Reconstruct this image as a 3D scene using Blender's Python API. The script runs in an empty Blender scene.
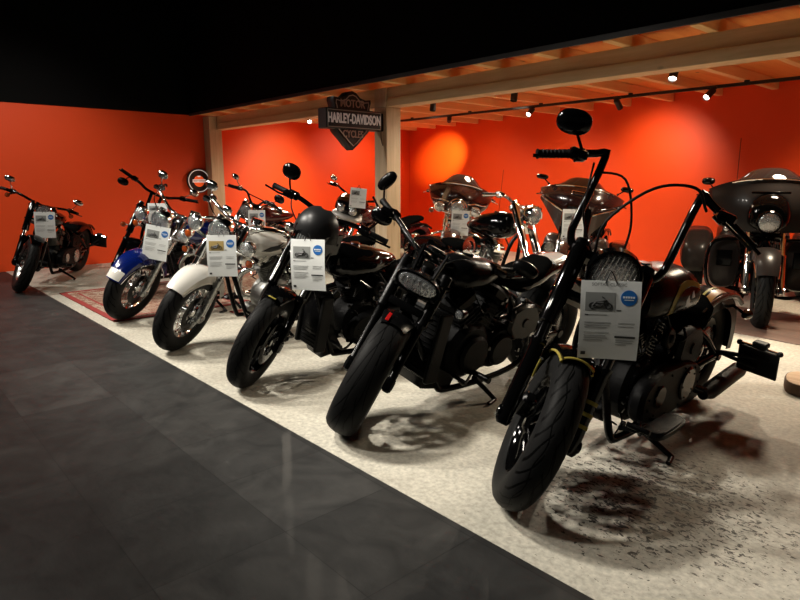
import bpy, bmesh, math, random
from mathutils import Matrix, Vector
random.seed(7)
PI = math.pi
R_ = math.radians
S = bpy.context.scene
COL = S.collection


# ------------------------------------------------------------------ materials
def nodes(name):
    m = bpy.data.materials.new(name)
    m.use_nodes = True
    nt = m.node_tree
    return m, nt, nt.nodes['Principled BSDF'], nt.nodes, nt.links


def pmat(name, col, rough=.4, metal=0., coat=0., noise=0., nscale=20., spec=.5, bump=0., trans=0.):
    m, nt, b, N, L = nodes(name)
    b.inputs['Base Color'].default_value = (*col, 1)
    b.inputs['Roughness'].default_value = rough
    b.inputs['Metallic'].default_value = metal
    b.inputs['Coat Weight'].default_value = coat
    b.inputs['Coat Roughness'].default_value = .04
    b.inputs['Specular IOR Level'].default_value = spec
    b.inputs['Transmission Weight'].default_value = trans
    if noise or bump:
        tc = N.new('ShaderNodeTexCoord')
        nz = N.new('ShaderNodeTexNoise')
        nz.inputs['Scale'].default_value = nscale
        nz.inputs['Detail'].default_value = 5
        L.new(tc.outputs['Object'], nz.inputs['Vector'])
        if noise:
            mr = N.new('ShaderNodeMapRange')
            mr.inputs['To Min'].default_value = max(0, rough - noise)
            mr.inputs['To Max'].default_value = min(1, rough + noise)
            L.new(nz.outputs['Fac'], mr.inputs['Value'])
            L.new(mr.outputs['Result'], b.inputs['Roughness'])
        if bump:
            bp = N.new('ShaderNodeBump')
            bp.inputs['Strength'].default_value = bump
            bp.inputs['Distance'].default_value = .01
            L.new(nz.outputs['Fac'], bp.inputs['Height'])
            L.new(bp.outputs['Normal'], b.inputs['Normal'])
    return m


def emat(name, col, strength):
    m, nt, b, N, L = nodes(name)
    b.inputs['Base Color'].default_value = (*col, 1)
    b.inputs['Emission Color'].default_value = (*col, 1)
    b.inputs['Emission Strength'].default_value = strength
    return m


def math_n(N, L, op, a, b=None, c=None):
    n = N.new('ShaderNodeMath')
    n.operation = op
    for i, v in enumerate((a, b, c)):
        if v is None:
            continue
        if isinstance(v, (int, float)):
            n.inputs[i].default_value = v
        else:
            L.new(v, n.inputs[i])
    return n.outputs[0]


def tread_mat(name, count, slant, wid, base=.010):
    """rubber with chevron grooves cut round the wheel (object axes: y is the axle)"""
    m, nt, b, N, L = nodes(name)
    tc = N.new('ShaderNodeTexCoord')
    sp = N.new('ShaderNodeSeparateXYZ')
    L.new(tc.outputs['Object'], sp.inputs[0])
    th = math_n(N, L, 'ARCTAN2', sp.outputs[2], sp.outputs[0])
    ay = math_n(N, L, 'ABSOLUTE', sp.outputs[1])
    rr = math_n(N, L, 'SQRT', math_n(N, L, 'ADD', math_n(N, L, 'MULTIPLY', sp.outputs[0], sp.outputs[0]),
                                     math_n(N, L, 'MULTIPLY', sp.outputs[2], sp.outputs[2])))
    sgn = math_n(N, L, 'SIGN', sp.outputs[1])
    t = math_n(N, L, 'MULTIPLY', th, count / (2 * PI))
    t = math_n(N, L, 'ADD', t, math_n(N, L, 'MULTIPLY', ay, slant))
    t = math_n(N, L, 'ADD', t, math_n(N, L, 'MULTIPLY', sgn, .25))
    wv = math_n(N, L, 'SINE', math_n(N, L, 'MULTIPLY', th, count * .5))
    t = math_n(N, L, 'ADD', t, math_n(N, L, 'MULTIPLY', wv, .12))
    fr = math_n(N, L, 'FRACT', t)
    g = math_n(N, L, 'LESS_THAN', fr, wid)
    inb = math_n(N, L, 'GREATER_THAN', ay, .010)
    out = math_n(N, L, 'LESS_THAN', ay, .062)
    g = math_n(N, L, 'MULTIPLY', g, math_n(N, L, 'MULTIPLY', inb, out))
    # wavy line either side of the crown
    lw = math_n(N, L, 'ADD', .022, math_n(N, L, 'MULTIPLY', wv, .006))
    g2 = math_n(N, L, 'LESS_THAN', math_n(N, L, 'ABSOLUTE', math_n(N, L, 'SUBTRACT', ay, lw)), .0022)
    g = math_n(N, L, 'MAXIMUM', g, g2)
    crown = math_n(N, L, 'GREATER_THAN', rr, .262)
    g = math_n(N, L, 'MULTIPLY', g, crown)
    nz = N.new('ShaderNodeTexNoise')
    nz.inputs['Scale'].default_value = 60
    L.new(tc.outputs['Object'], nz.inputs['Vector'])
    mix = N.new('ShaderNodeMix')
    mix.data_type = 'RGBA'
    mix.inputs['A'].default_value = (base * 1.3, base * 1.3, base * 1.3, 1)
    mix.inputs['B'].default_value = (.0008, .0008, .0008, 1)
    L.new(g, mix.inputs['Factor'])
    L.new(mix.outputs['Result'], b.inputs['Base Color'])
    b.inputs['Roughness'].default_value = .5
    b.inputs['Specular IOR Level'].default_value = .05
    bp = N.new('ShaderNodeBump')
    bp.inputs['Strength'].default_value = .9
    bp.inputs['Distance'].default_value = .012
    h = math_n(N, L, 'SUBTRACT', math_n(N, L, 'MULTIPLY', nz.outputs['Fac'], .06), g)
    L.new(h, bp.inputs['Height'])
    L.new(bp.outputs['Normal'], b.inputs['Normal'])
    return m


def wood_mat(name, c1, c2, axis, scale=1.):
    m, nt, b, N, L = nodes(name)
    tc = N.new('ShaderNodeTexCoord')
    mp = N.new('ShaderNodeMapping')
    sc = [9 * scale] * 3
    sc[axis] = .7 * scale
    mp.inputs['Scale'].default_value = sc
    L.new(tc.outputs['Object'], mp.inputs[0])
    nz = N.new('ShaderNodeTexNoise')
    nz.inputs['Scale'].default_value = 2.2
    nz.inputs['Detail'].default_value = 7
    nz.inputs['Roughness'].default_value = .6
    nz.inputs['Distortion'].default_value = .6
    L.new(mp.outputs[0], nz.inputs['Vector'])
    rp = N.new('ShaderNodeValToRGB')
    rp.color_ramp.elements[0].position = .3
    rp.color_ramp.elements[0].color = (*c1, 1)
    rp.color_ramp.elements[1].position = .68
    rp.color_ramp.elements[1].color = (*c2, 1)
    L.new(nz.outputs['Fac'], rp.inputs[0])
    # knots
    vo = N.new('ShaderNodeTexVoronoi')
    vo.inputs['Scale'].default_value = .55
    mp2 = N.new('ShaderNodeMapping')
    s2 = [7.] * 3
    s2[axis] = 3.4
    mp2.inputs['Scale'].default_value = s2
    L.new(tc.outputs['Object'], mp2.inputs[0])
    L.new(mp2.outputs[0], vo.inputs['Vector'])
    kn = N.new('ShaderNodeMapRange')
    kn.inputs['From Min'].default_value = .05
    kn.inputs['From Max'].default_value = .10
    kn.inputs['To Min'].default_value = .25
    kn.inputs['To Max'].default_value = 1
    L.new(vo.outputs['Distance'], kn.inputs[0])
    mx = N.new('ShaderNodeMix')
    mx.data_type = 'RGBA'
    mx.blend_type = 'MULTIPLY'
    mx.inputs['Factor'].default_value = 1
    L.new(rp.outputs[0], mx.inputs['A'])
    L.new(kn.outputs[0], mx.inputs['B'])
    L.new(mx.outputs['Result'], b.inputs['Base Color'])
    b.inputs['Roughness'].default_value = .62
    return m


BLACK = pmat('gloss_black', (.0012, .0012, .0013), .07, coat=.12, spec=.2)
SATIN = pmat('satin_black', (.0025, .0025, .0027), .24, noise=.08, nscale=40, spec=.12)
MATTE = pmat('matte_black', (.003, .003, .0031), .5, spec=.18)
WRINKLE = pmat('wrinkle_black', (.0025, .0025, .0027), .42, bump=.25, nscale=300, spec=.06)
LEATHER = pmat('black_leather', (.003, .003, .0029), .6, bump=.12, nscale=160, spec=.0)
RUBBER = pmat('black_rubber', (.004, .004, .004), .5, spec=.1)
CHROME = pmat('chrome', (.78, .78, .76), .08, metal=1.)
STEEL = pmat('brushed_steel', (.36, .36, .35), .28, metal=1., noise=.1)
DARKST = pmat('dark_steel', (.05, .05, .05), .22, metal=1., noise=.1)
ALU = pmat('cast_aluminium', (.22, .22, .21), .38, metal=1., noise=.1)
BLUE = pmat('deep_blue_paint', (.002, .008, .085), .14, coat=1.)
WHITE = pmat('white_paint', (.62, .60, .55), .16, coat=1.)
TANKB = pmat('deep_black_tank_paint', (.0012, .0012, .0013), .22, spec=.025)
CHARC = pmat('charcoal_fairing', (.008, .008, .0083), .36, spec=.2)
CREAM = pmat('silver_white_paint', (.42, .40, .37), .2, coat=1.)
MAROON = pmat('dark_red_paint', (.075, .006, .006), .16, coat=1.)
BROWNP = pmat('dark_brown_paint', (.030, .010, .008), .18, coat=1.)
BRONZE = pmat('bronze_grey_paint', (.085, .062, .052), .25, metal=.5, coat=.6)
GREYP = pmat('graphite_paint', (.015, .012, .011), .30, coat=.06, spec=.10)
GOLD = pmat('gold_leaf_paint', (.27, .215, .045), .4, spec=.08)
COPPER = pmat('copper_orange_paint', (.26, .11, .02), .3, coat=.3, spec=.3)
SILVER = pmat('silver_paint', (.55, .56, .60), .4, metal=.2, spec=.1)
GREYGR = pmat('grey_graphic', (.03, .03, .03), .4)
LENS = pmat('clear_lens', (.55, .57, .58), .12, metal=.75, bump=.7, nscale=70)
GLASSD = pmat('smoked_screen', (.010, .008, .008), .06, coat=1.)
ORANGE = pmat('amber_lens', (.30, .050, .006), .2, coat=.6)
REDL = pmat('red_lens', (.38, .008, .008), .2, coat=.6)
MIRROR = pmat('mirror_glass', (.5, .5, .5), .02, metal=1.)
PAPER = pmat('white_paper', (.80, .82, .80), .35, coat=.5)
INK = pmat('grey_ink', (.22, .22, .22), .6)
INKD = pmat('dark_ink', (.03, .03, .03), .5)
INKL = pmat('pale_grey_ink', (.45, .46, .45), .6)
PHOTO = pmat('photo_sky_grey', (.28, .29, .28), .35)
PHOTOY = pmat('photo_ochre', (.42, .30, .11), .35)
BLUEST = pmat('blue_sticker', (.015, .13, .42), .4)
TREAD = tread_mat('tread_touring', 30, 34, .20, .007)
TREADS = tread_mat('tread_sport', 11, 26, .14, .007)
TREADC = tread_mat('tread_cruiser', 24, 30, .22, .008)


# ------------------------------------------------------------------ mesh builder
def catmull(pts, n):
    pts = [Vector(p) for p in pts]
    if len(pts) < 3 or n < 2:
        return pts
    out = []
    P = [2 * pts[0] - pts[1]] + pts + [2 * pts[-1] - pts[-2]]
    for i in range(1, len(P) - 2):
        a, b, c, d = P[i - 1], P[i], P[i + 1], P[i + 2]
        for k in range(n):
            t = k / n
            out.append(.5 * ((2 * b) + (c - a) * t + (2 * a - 5 * b + 4 * c - d) * t * t + (3 * b - a - 3 * c + d) * t ** 3))
    out.append(pts[-1])
    return out


class MB:
    def __init__(s):
        s.v, s.f, s.mi, s.cur = [], [], [], 0
        s.tf = None

    def mat(s, i):
        s.cur = i
        return s

    def add(s, vs, fs):
        o = len(s.v)
        for p in vs:
            p = Vector(p)
            s.v.append(s.tf @ p if s.tf else p)
        for f in fs:
            s.f.append([i + o for i in f])
            s.mi.append(s.cur)
        return s

    def rings(s, rr, closed=True, caps=True, loop=False):
        n = len(rr[0])
        vs = [p for r in rr for p in r]
        fs = []
        m = len(rr)
        for i in range(m if loop else m - 1):
            a, b = i * n, ((i + 1) % m) * n
            for j in range(n if closed else n - 1):
                k = (j + 1) % n
                fs.append((a + j, a + k, b + k, b + j))
        if caps and not loop:
            fs.append(tuple(reversed(range(n))))
            fs.append(tuple(range((m - 1) * n, m * n)))
        return s.add(vs, fs)

    def tube(s, pts, r, seg=10, res=1, caps=True, flat=1.):
        pts = catmull(pts, res) if res > 1 else [Vector(p) for p in pts]
        n = len(pts)
        if not isinstance(r, (list, tuple)):
            rad = [r] * n
        else:
            m = len(r)
            rad = []
            for i in range(n):
                t = i / (n - 1) * (m - 1)
                k = min(int(t), m - 2)
                rad.append(r[k] + (r[k + 1] - r[k]) * (t - k))
        tan = []
        for i in range(n):
            a = pts[max(0, i - 1)]
            b = pts[min(n - 1, i + 1)]
            tan.append((b - a).normalized())
        up = Vector((0, 0, 1)) if abs(tan[0].z) < .9 else Vector((1, 0, 0))
        u = tan[0].cross(up).normalized()
        rr = []
        for i in range(n):
            u = (u - tan[i] * u.dot(tan[i])).normalized()
            w = tan[i].cross(u)
            rr.append([pts[i] + u * (rad[i] * math.cos(2 * PI * k / seg)) + w * (rad[i] * flat * math.sin(2 * PI * k / seg)) for k in range(seg)])
        return s.rings(rr, True, caps)

    def lathe(s, prof, c, ax, seg=20, caps=False, loop=False, sx=1., sy=1.):
        """prof: (radius, height along axis)"""
        c = Vector(c)
        ax = Vector(ax).normalized()
        ref = Vector((0, 0, 1)) if abs(ax.z) < .9 else Vector((1, 0, 0))
        u = ref.cross(ax).normalized()
        w = ax.cross(u)
        rr = [[c + ax * h + u * (r * sx * math.cos(2 * PI * k / seg)) + w * (r * sy * math.sin(2 * PI * k / seg)) for k in range(seg)] for r, h in prof]
        return s.rings(rr, True, caps, loop)

    def disc(s, c, ax, r, t, seg=20, bev=.15, sx=1., sy=1.):
        e = min(t * .4, r * bev)
        return s.lathe([(.001, -t / 2), (r - e, -t / 2), (r, -t / 2 + e), (r, t / 2 - e), (r - e, t / 2), (.001, t / 2)], c, ax, seg, sx=sx, sy=sy)

    def ball(s, c, r, seg=10, sc=(1, 1, 1), rot=None):
        c = Vector(c)
        rr = []
        nl = max(4, seg // 2 + 1)
        for i in range(nl):
            a = -PI / 2 + PI * i / (nl - 1)
            ca = max(.02, math.cos(a))
            ring = []
            for k in range(seg):
                p = Vector((r * sc[0] * ca * math.cos(2 * PI * k / seg), r * sc[1] * ca * math.sin(2 * PI * k / seg), r * sc[2] * math.sin(a)))
                if rot:
                    p = rot @ p
                ring.append(c + p)
            rr.append(ring)
        return s.rings(rr)

    def box(s, c, size, rot=None, bev=.006):
        hx, hy, hz = (d / 2 for d in size)
        b = min(bev, hx * .45, hy * .45, hz * .45)
        c = Vector(c)

        def ring(z, ix):
            x, y = hx - ix, hy - ix
            q = b if ix == 0 else b * .6
            return [Vector(p) for p in ((x, -y + q, z), (x, y - q, z), (x - q, y, z), (-x + q, y, z), (-x, y - q, z), (-x, -y + q, z), (-x + q, -y, z), (x - q, -y, z))]
        rr = [ring(-hz, b), ring(-hz + b, 0), ring(hz - b, 0), ring(hz, b)]
        if rot:
            rr = [[rot @ p for p in r] for r in rr]
        return s.rings([[c + p for p in r] for r in rr])

    def prism(s, poly, org, ux, uy, t, bev=.006):
        """rounded extrusion of a 2-D outline about its centroid"""
        org, ux, uy = Vector(org), Vector(ux).normalized(), Vector(uy).normalized()
        n = ux.cross(uy)
        cx = sum(p[0] for p in poly) / len(poly)
        cy = sum(p[1] for p in poly) / len(poly)
        ext = max(max(abs(p[0] - cx), abs(p[1] - cy)) for p in poly)
        k = 1 - bev / ext
        b = min(bev, t * .4)

        def ring(h, sc):
            return [org + ux * (cx + (p[0] - cx) * sc) + uy * (cy + (p[1] - cy) * sc) + n * h for p in poly]
        return s.rings([ring(-t / 2, k), ring(-t / 2 + b, 1), ring(t / 2 - b, 1), ring(t / 2, k)])

    def shell(s, fn, nu, nv, th, off=None):
        """thick sheet: fn(u,v) with u in -1..1, v in 0..1; th = thickness, backwards along off"""
        off = Vector(off or (-1, 0, 0)) * th
        g = [[Vector(fn(-1 + 2 * i / nu, j / nv)) for i in range(nu + 1)] for j in range(nv + 1)]
        vs = [p for r in g for p in r] + [p + off for r in g for p in r]
        W = nu + 1
        o = W * (nv + 1)
        fs = []
        for j in range(nv):
            for i in range(nu):
                a = j * W + i
                fs.append((a, a + 1, a + W + 1, a + W))
                fs.append((o + a, o + a + W, o + a + W + 1, o + a + 1))
        for i in range(nu):
            a = i
            fs.append((a + 1, a, o + a, o + a + 1))
            a = nv * W + i
            fs.append((a, a + 1, o + a + 1, o + a))
        for j in range(nv):
            a = j * W
            fs.append((a, a + W, o + a + W, o + a))
            a = j * W + nu
            fs.append((a + W, a, o + a, o + a + W))
        return s.add(vs, fs)

    def build(s, name, mats, parent=None, ml=None, ang=38, origin=None):
        me = bpy.data.meshes.new(name)
        o = bpy.data.objects.new(name, me)
        vs = s.v
        if origin is not None:
            og = Vector(origin)
            vs = [p - og for p in vs]
        me.from_pydata([tuple(p) for p in vs], [], s.f)
        if not isinstance(mats, (list, tuple)):
            mats = [mats]
        for m in mats:
            me.materials.append(m)
        if len(mats) > 1:
            me.polygons.foreach_set('material_index', s.mi)
        bm = bmesh.new()
        bm.from_mesh(me)
        bmesh.ops.recalc_face_normals(bm, faces=bm.faces)
        bm.to_mesh(me)
        bm.free()
        me.polygons.foreach_set('use_smooth', [True] * len(me.polygons))
        me.set_sharp_from_angle(angle=R_(ang))
        COL.objects.link(o)
        if parent:
            o.parent = parent
        if origin is not None:
            o.location = origin
        if ml is not None:
            o.matrix_local = ml @ (Matrix.Translation(origin) if origin is not None else Matrix.Identity(4))
        return o


def empty(name, loc=(0, 0, 0), rot=(0, 0, 0)):
    o = bpy.data.objects.new(name, None)
    o.empty_display_size = .1
    COL.objects.link(o)
    o.location = loc
    o.rotation_euler = rot
    return o


def tag(o, label, cat, group=None, kind=None):
    o['label'] = label
    if cat:
        o['category'] = cat
    if group:
        o['group'] = group
    if kind:
        o['kind'] = kind
    return o


def struct(o):
    o['kind'] = 'structure'
    return o


def sring(x, cy, cz, hw, hu, hd, n=2.4, seg=20):
    """super-ellipse ring in the yz plane at x: half width, height above and below"""
    out = []
    for k in range(seg):
        a = 2 * PI * k / seg
        c, si = math.cos(a), math.sin(a)
        y = hw * math.copysign(abs(c) ** (2 / n), c)
        z = (hu if si > 0 else hd) * math.copysign(abs(si) ** (2 / n), si)
        out.append(Vector((x, cy + y, cz + z)))
    return out


def lerp_table(tab, t):
    """tab rows sorted by first column; smooth interpolation of the rest"""
    if t <= tab[0][0]:
        return tab[0][1:]
    for a, b in zip(tab, tab[1:]):
        if t <= b[0]:
            k = (t - a[0]) / (b[0] - a[0])
            k = k * k * (3 - 2 * k)
            return tuple(p + (q - p) * k for p, q in zip(a[1:], b[1:]))
    return tab[-1][1:]


def text_mesh(txt, size, depth, bold=.0):
    cu = bpy.data.curves.new('lettering', 'FONT')
    cu.body = txt
    cu.size = size
    cu.extrude = depth
    cu.offset = bold
    cu.align_x = 'CENTER'
    cu.align_y = 'CENTER'
    cu.resolution_u = 3
    o = bpy.data.objects.new('lettering', cu)
    COL.objects.link(o)
    bpy.context.view_layer.update()
    dg = bpy.context.evaluated_depsgraph_get()
    me = bpy.data.meshes.new_from_object(o.evaluated_get(dg))
    bpy.data.objects.remove(o)
    return me
# ------------------------------------------------------------------ motorcycles
def tyre_profile(R, w, rim, n=9):
    pr = []
    for i in range(n + 1):
        t = PI * i / n
        y = -w / 2 * math.cos(t)
        rc = rim + (R - rim) * .42
        pr.append((rc + (R - rc) * math.sin(t) ** .75 if 0 < i < n else rc, y))
    pr.append((rim + .004, w * .40))
    pr.append((rim - .004, w * .36))
    pr.append((rim - .004, -w * .36))
    pr.append((rim + .004, -w * .40))
    return pr


def fender(mb, cx, cz, R, hw, a0, a1, skirt, crown=.02, th=.006, n=22, taper=(1., 1.), nt=8):
    """a curved mudguard round (cx, cz): skirt = depth at the sides, number or (start, mid, end)"""
    rr = []
    for i in range(n + 1):
        t = i / n
        a = R_(a0 + (a1 - a0) * t)
        if isinstance(skirt, (tuple, list)):
            s_, m_, e_ = skirt
            sk = s_ + (m_ - s_) * (t / .5) if t < .5 else m_ + (e_ - m_) * ((t - .5) / .5)
        else:
            sk = skirt
        edge = min(t, 1 - t)
        tp = taper[0] + (1 - taper[0]) * min(1, t / .3) if t < .5 else taper[1] + (1 - taper[1]) * min(1, (1 - t) / .3)
        w = hw * tp
        outer = [(-w, R - crown - sk), (-w, R - crown - sk * .35)]
        for k in range(nt + 1):
            q = -1 + 2 * k / nt
            outer.append((w * q * (1 - .04 * (1 - abs(q))), R - crown * abs(q) ** 2.2))
        outer += [(w, R - crown - sk * .35), (w, R - crown - sk)]
        inner = [(y * (1 - th / hw), r - (th if abs(y) < w * .99 else 0)) for y, r in reversed(outer)]
        rr.append([Vector((cx + r * math.cos(a), y, cz + r * math.sin(a))) for y, r in outer + inner])
    return mb.rings(rr)


def loft_tab(mb, tab, n=18, seg=24, y0=0.):
    """tab rows: x, centre z, half width, height up, height down, exponent"""
    x0, x1 = tab[0][0], tab[-1][0]
    rr = []
    for i in range(n + 1):
        x = x0 + (x1 - x0) * i / n
        cz, hw, hu, hd, ex = lerp_table(tab, x)
        rr.append(sring(x, y0, cz, hw, hu, hd, ex, seg))
    return mb.rings(rr)


class Moto:
    def __init__(s, label, contact, ang=0., steer=36., lean=9., wb=1.63, Rf=.33, wf=.13, Rr=.33, wr=.15,
                 rake=30., off=.045, cat='motorcycle', group=None, name='motorcycle', lift=(0., 0.)):
        s.wb, s.Rf, s.wf, s.Rr, s.wr = wb, Rf, wf, Rr, wr
        s.xf, s.xr = wb / 2, -wb / 2
        r = R_(rake)
        s.a = Vector((-math.sin(r), 0, math.cos(r)))
        s.f = Vector((math.cos(r), 0, math.sin(r)))
        s.axle = Vector((s.xf, 0, Rf))
        s.P0 = s.axle - s.f * off
        s.off = off
        s.SM = Matrix.Translation(s.P0) @ Matrix.Rotation(R_(steer), 4, s.a) @ Matrix.Translation(-s.P0)
        prf = [(rr, y) for rr, y in tyre_profile(Rf, wf, Rf * .65)]
        prr = [(rr, y) for rr, y in tyre_profile(Rr, wr, Rr * .65)]
        fp = [s.SM @ (s.axle + Vector((rr * math.cos(t), y, rr * math.sin(t)))) for rr, y in prf for t in [2 * PI * k / 120 for k in range(120)]]
        rp = [Vector((s.xr + rr * math.cos(t), y, Rr + rr * math.sin(t))) for rr, y in prr for t in [2 * PI * k / 120 for k in range(120)]]
        rot = Matrix.Rotation(R_(-90 - ang), 4, 'Z') @ Matrix.Rotation(R_(-lean), 4, 'X')
        pitch = 0.
        for _ in range(4):
            M = rot @ Matrix.Rotation(pitch, 4, 'Y')
            zf = min((M @ p for p in fp), key=lambda p: p.z)
            zr = min((M @ p for p in rp), key=lambda p: p.z)
            pitch += math.atan2((zf.z - lift[0]) - (zr.z - lift[1]), wb)
        M = rot @ Matrix.Rotation(pitch, 4, 'Y')
        zf = min((M @ p for p in fp), key=lambda p: p.z)
        zr = min((M @ p for p in rp), key=lambda p: p.z)
        s.root = empty(name)
        s.M = Matrix.Translation((contact[0] - zf.x, contact[1] - zf.y, lift[0] - zf.z)) @ M
        s.root.matrix_world = s.M
        tag(s.root, label, cat, group)

    # local point along the fork: d metres up from the axle, y sideways, fo forward of the legs
    def P(s, d, y=0., fo=0.):
        return s.axle + s.a * d + s.f * fo + Vector((0, y, 0))

    def part(s, mb, name, mats, steer=False, parent=None, ang=38, origin=None):
        return mb.build(name, mats, parent or s.root, (s.SM if steer and parent is None else None), ang, origin)

    def local_ground(s, x, y):
        """local point under (x, y) that touches the floor"""
        inv = s.M.inverted()
        w = s.M @ Vector((x, y, 0))
        return inv @ Vector((w.x, w.y, 0.006))

    # ---------------------------------------------------------------- wheels
    def wheel(s, front, style='laced', rimmat=BLACK, tread=None, rim=.62, disc=True, seg=56, spokem=None, white=False):
        R, w, c = (s.Rf, s.wf, s.axle) if front else (s.Rr, s.wr, Vector((s.xr, 0, s.Rr)))
        rr = R * rim
        mb = MB()
        hw = w * .36
        mb.lathe([(rr - .002, -hw), (rr + .008, -hw - .006), (rr + .012, -hw + .002), (rr - .012, -hw * .55), (rr - .024, 0),
                  (rr - .012, hw * .55), (rr + .012, hw - .002), (rr + .008, hw + .006), (rr - .002, hw), (rr - .02, hw * .55), (rr - .034, 0), (rr - .02, -hw * .55)],
                 (0, 0, 0), (0, 1, 0), seg, loop=True)
        hr = .034 if front else .05
        mb.lathe([(.001, -.062), (hr * .6, -.062), (hr, -.05), (hr + .012, -.046), (hr + .012, -.040), (hr * .8, -.03), (hr * .8, .03), (hr + .012, .040), (hr + .012, .046), (hr, .05), (hr * .6, .062), (.001, .062)],
                 (0, 0, 0), (0, 1, 0), 18)
        mb.mat(1)
        if style == 'laced':
            n = 36
            for k in range(n):
                a = 2 * PI * k / n
                sd = -1 if k % 2 else 1
                b = a + (.32 if (k // 2) % 2 else -.32)
                mb.tube([((hr + .008) * math.cos(b), sd * .043, (hr + .008) * math.sin(b)), ((rr - .016) * math.cos(a), sd * .012, (rr - .016) * math.sin(a))], .0030, 5)
        elif style == 'disc':
            for sd in (-1, 1):
                mb.lathe([(hr, sd * .05), (rr * .5, sd * .045), (rr - .03, sd * .028), (rr - .01, sd * .02), (rr - .01, sd * .014), (hr, sd * .03)], (0, 0, 0), (0, 1, 0), 36)
        else:
            n = int(style)
            for k in range(n):
                a = 2 * PI * k / n
                for dlt in ((-.10, .10) if n <= 7 else (0,)):
                    p0 = (hr * .8 * math.cos(a), 0, hr * .8 * math.sin(a))
                    p1 = ((rr - .012) * math.cos(a + dlt), 0, (rr - .012) * math.sin(a + dlt))
                    mb.tube([p0, p1], [.017, .011], 8, flat=1.0)
        ml = (s.SM if front else Matrix.Identity(4)) @ Matrix.Translation(c)
        o = mb.build('front_wheel' if front else 'rear_wheel', [rimmat, spokem or rimmat], s.root, ml)
        t = MB().lathe(tyre_profile(R, w, rr), (0, 0, 0), (0, 1, 0), 72, loop=True)
        t.build('tire', tread or TREAD, o, ang=60)
        if disc:
            for sd in ((1,) if disc == 1 else (-1, 1)):
                d = MB()
                yo = sd * .062
                d.lathe([(.085, yo - .003), (.142, yo - .003), (.146, yo), (.142, yo + .003), (.085, yo + .003)], (0, 0, 0), (0, 1, 0), 36, loop=True)
                for k in range(7):
                    a = 2 * PI * k / 7
                    d.tube([(.04 * math.cos(a), yo - sd * .006, .04 * math.sin(a)), (.09 * math.cos(a + .35), yo, .09 * math.sin(a + .35))], .008, 6)
                for k in range(20):
                    a = 2 * PI * k / 20
                    q = .105 + .02 * (k % 3) / 2
                    d.disc((q * math.cos(a), yo + sd * .003, q * math.sin(a)), (0, 1, 0), .004, .002, 8)
                d.build('brake_disc', DARKST, o)
        return o

    def caliper(s, side=1, mat=SATIN, at=None):
        mb = MB()
        p = at or (s.P(.07, side * .062, -.125))
        rot = Matrix.Rotation(R_(25), 3, 'Y')
        mb.box(p, (.06, .06, .125), rot, .012)
        mb.box(p + Vector((0, side * .034, 0)), (.04, .02, .10), rot, .008)
        for q in (-.03, .03):
            mb.disc(p + rot @ Vector((0, side * .046, q)), (0, 1, 0), .015, .012, 12)
        s.part(mb, 'brake_caliper', mat, True)

    # ---------------------------------------------------------------- fork
    def fork(s, L=.74, y=.105, kind='tele', lower=BLACK, upper=CHROME, clamp=BLACK, cover=None, r=.0245):
        s.L = L
        for sd in (-1, 1):
            mb = MB()
            if kind == 'usd':
                mb.mat(0).tube([s.P(-.02, sd * y), s.P(.02, sd * y), s.P(.03, sd * y), s.P(.36, sd * y)], [.028, .028, .021, .021], 14)
                mb.box(s.P(0, sd * y), (.055, .05, .085), Matrix.Rotation(R_(-30), 3, 'Y'), .012)
                mb.mat(1).tube([s.P(.33, sd * y), s.P(.345, sd * y), s.P(.35, sd * y), s.P(L, sd * y)], [.030, .034, .031, .031], 16)
            else:
                mb.mat(0).tube([s.P(-.045, sd * y), s.P(-.03, sd * y), s.P(.03, sd * y), s.P(.30, sd * y), s.P(.31, sd * y), s.P(.33, sd * y)], [.022, .033, .032, .031, .035, .034], 16)
                mb.disc(s.P(0, sd * (y + .022)), (0, 1, 0), .026, .03, 14)
                top = .42 if cover else L
                mb.mat(1).tube([s.P(.32, sd * y), s.P(L, sd * y)], r, 14)
                if cover:
                    mb.mat(2).tube([s.P(.40, sd * y), s.P(.405, sd * y), s.P(.43, sd * y), s.P(L - .012, sd * y), s.P(L, sd * y)], [.030, .037, .037, .0375, .030], 18)
            mb.mat(3).disc(s.P(L + .012, sd * y), s.a, .030, .03, 14)
            s.part(mb, 'fork_leg', [lower, upper, cover or upper, clamp], True)
        mb = MB()
        rot = Matrix.Rotation(R_(-30), 3, 'Y')
        for d, h in ((L - .03, .035), (L - .21, .04)):
            c = s.P(d, 0, -s.off * .5)
            out = []
            for k in range(20):
                t = 2 * PI * k / 20
                yy = (y + .04) * math.copysign(abs(math.cos(t)) ** .6, math.cos(t))
                xx = (.055 - .02 * (abs(yy) / y) * (1 if math.sin(t) < 0 else 0)) * math.copysign(abs(math.sin(t)) ** .7, math.sin(t))
                out.append((xx, yy))
            mb.prism(out, c, s.f, (0, 1, 0), h, .006)
            for sd in (-1, 1):
                mb.disc(s.P(d, sd * (y + .036), .0), (0, 1, 0), .010, .016, 8)
        mb.tube([s.P(L - .24, 0, -s.off), s.P(L + .02, 0, -s.off)], .03, 14)
        s.part(mb, 'triple_clamp', clamp, True)

    def headlight(s, c, r=.095, depth=.14, shell=BLACK, ringm=BLACK, lens=LENS, brow=False):
        c = Vector(c)
        ax = Vector((1, 0, -.06)).normalized()
        mb = MB()
        mb.lathe([(.001, -depth), (r * .35, -depth * .98), (r * .7, -depth * .75), (r * .93, -depth * .4), (r, -.02), (r, 0)], c, ax, 28, caps=True)
        mb.mat(1).lathe([(r * .98, -.012), (r * 1.06, -.006), (r * 1.07, .01), (r * .97, .022), (r * .90, .012), (r * .9, 0)], c, ax, 28)
        if brow:
            mb.mat(1).lathe([(r * 1.08, -.02), (r * 1.10, .03), (r * 1.04, .035), (r * 1.02, -.02)], c, ax, 28, loop=True)
        mb.mat(0).tube([c - ax * depth * .6, s.P(s.L - .12, 0, -.01)], .028, 10)
        o = s.part(mb, 'headlight', [shell, ringm], True)
        l = MB()
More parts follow.
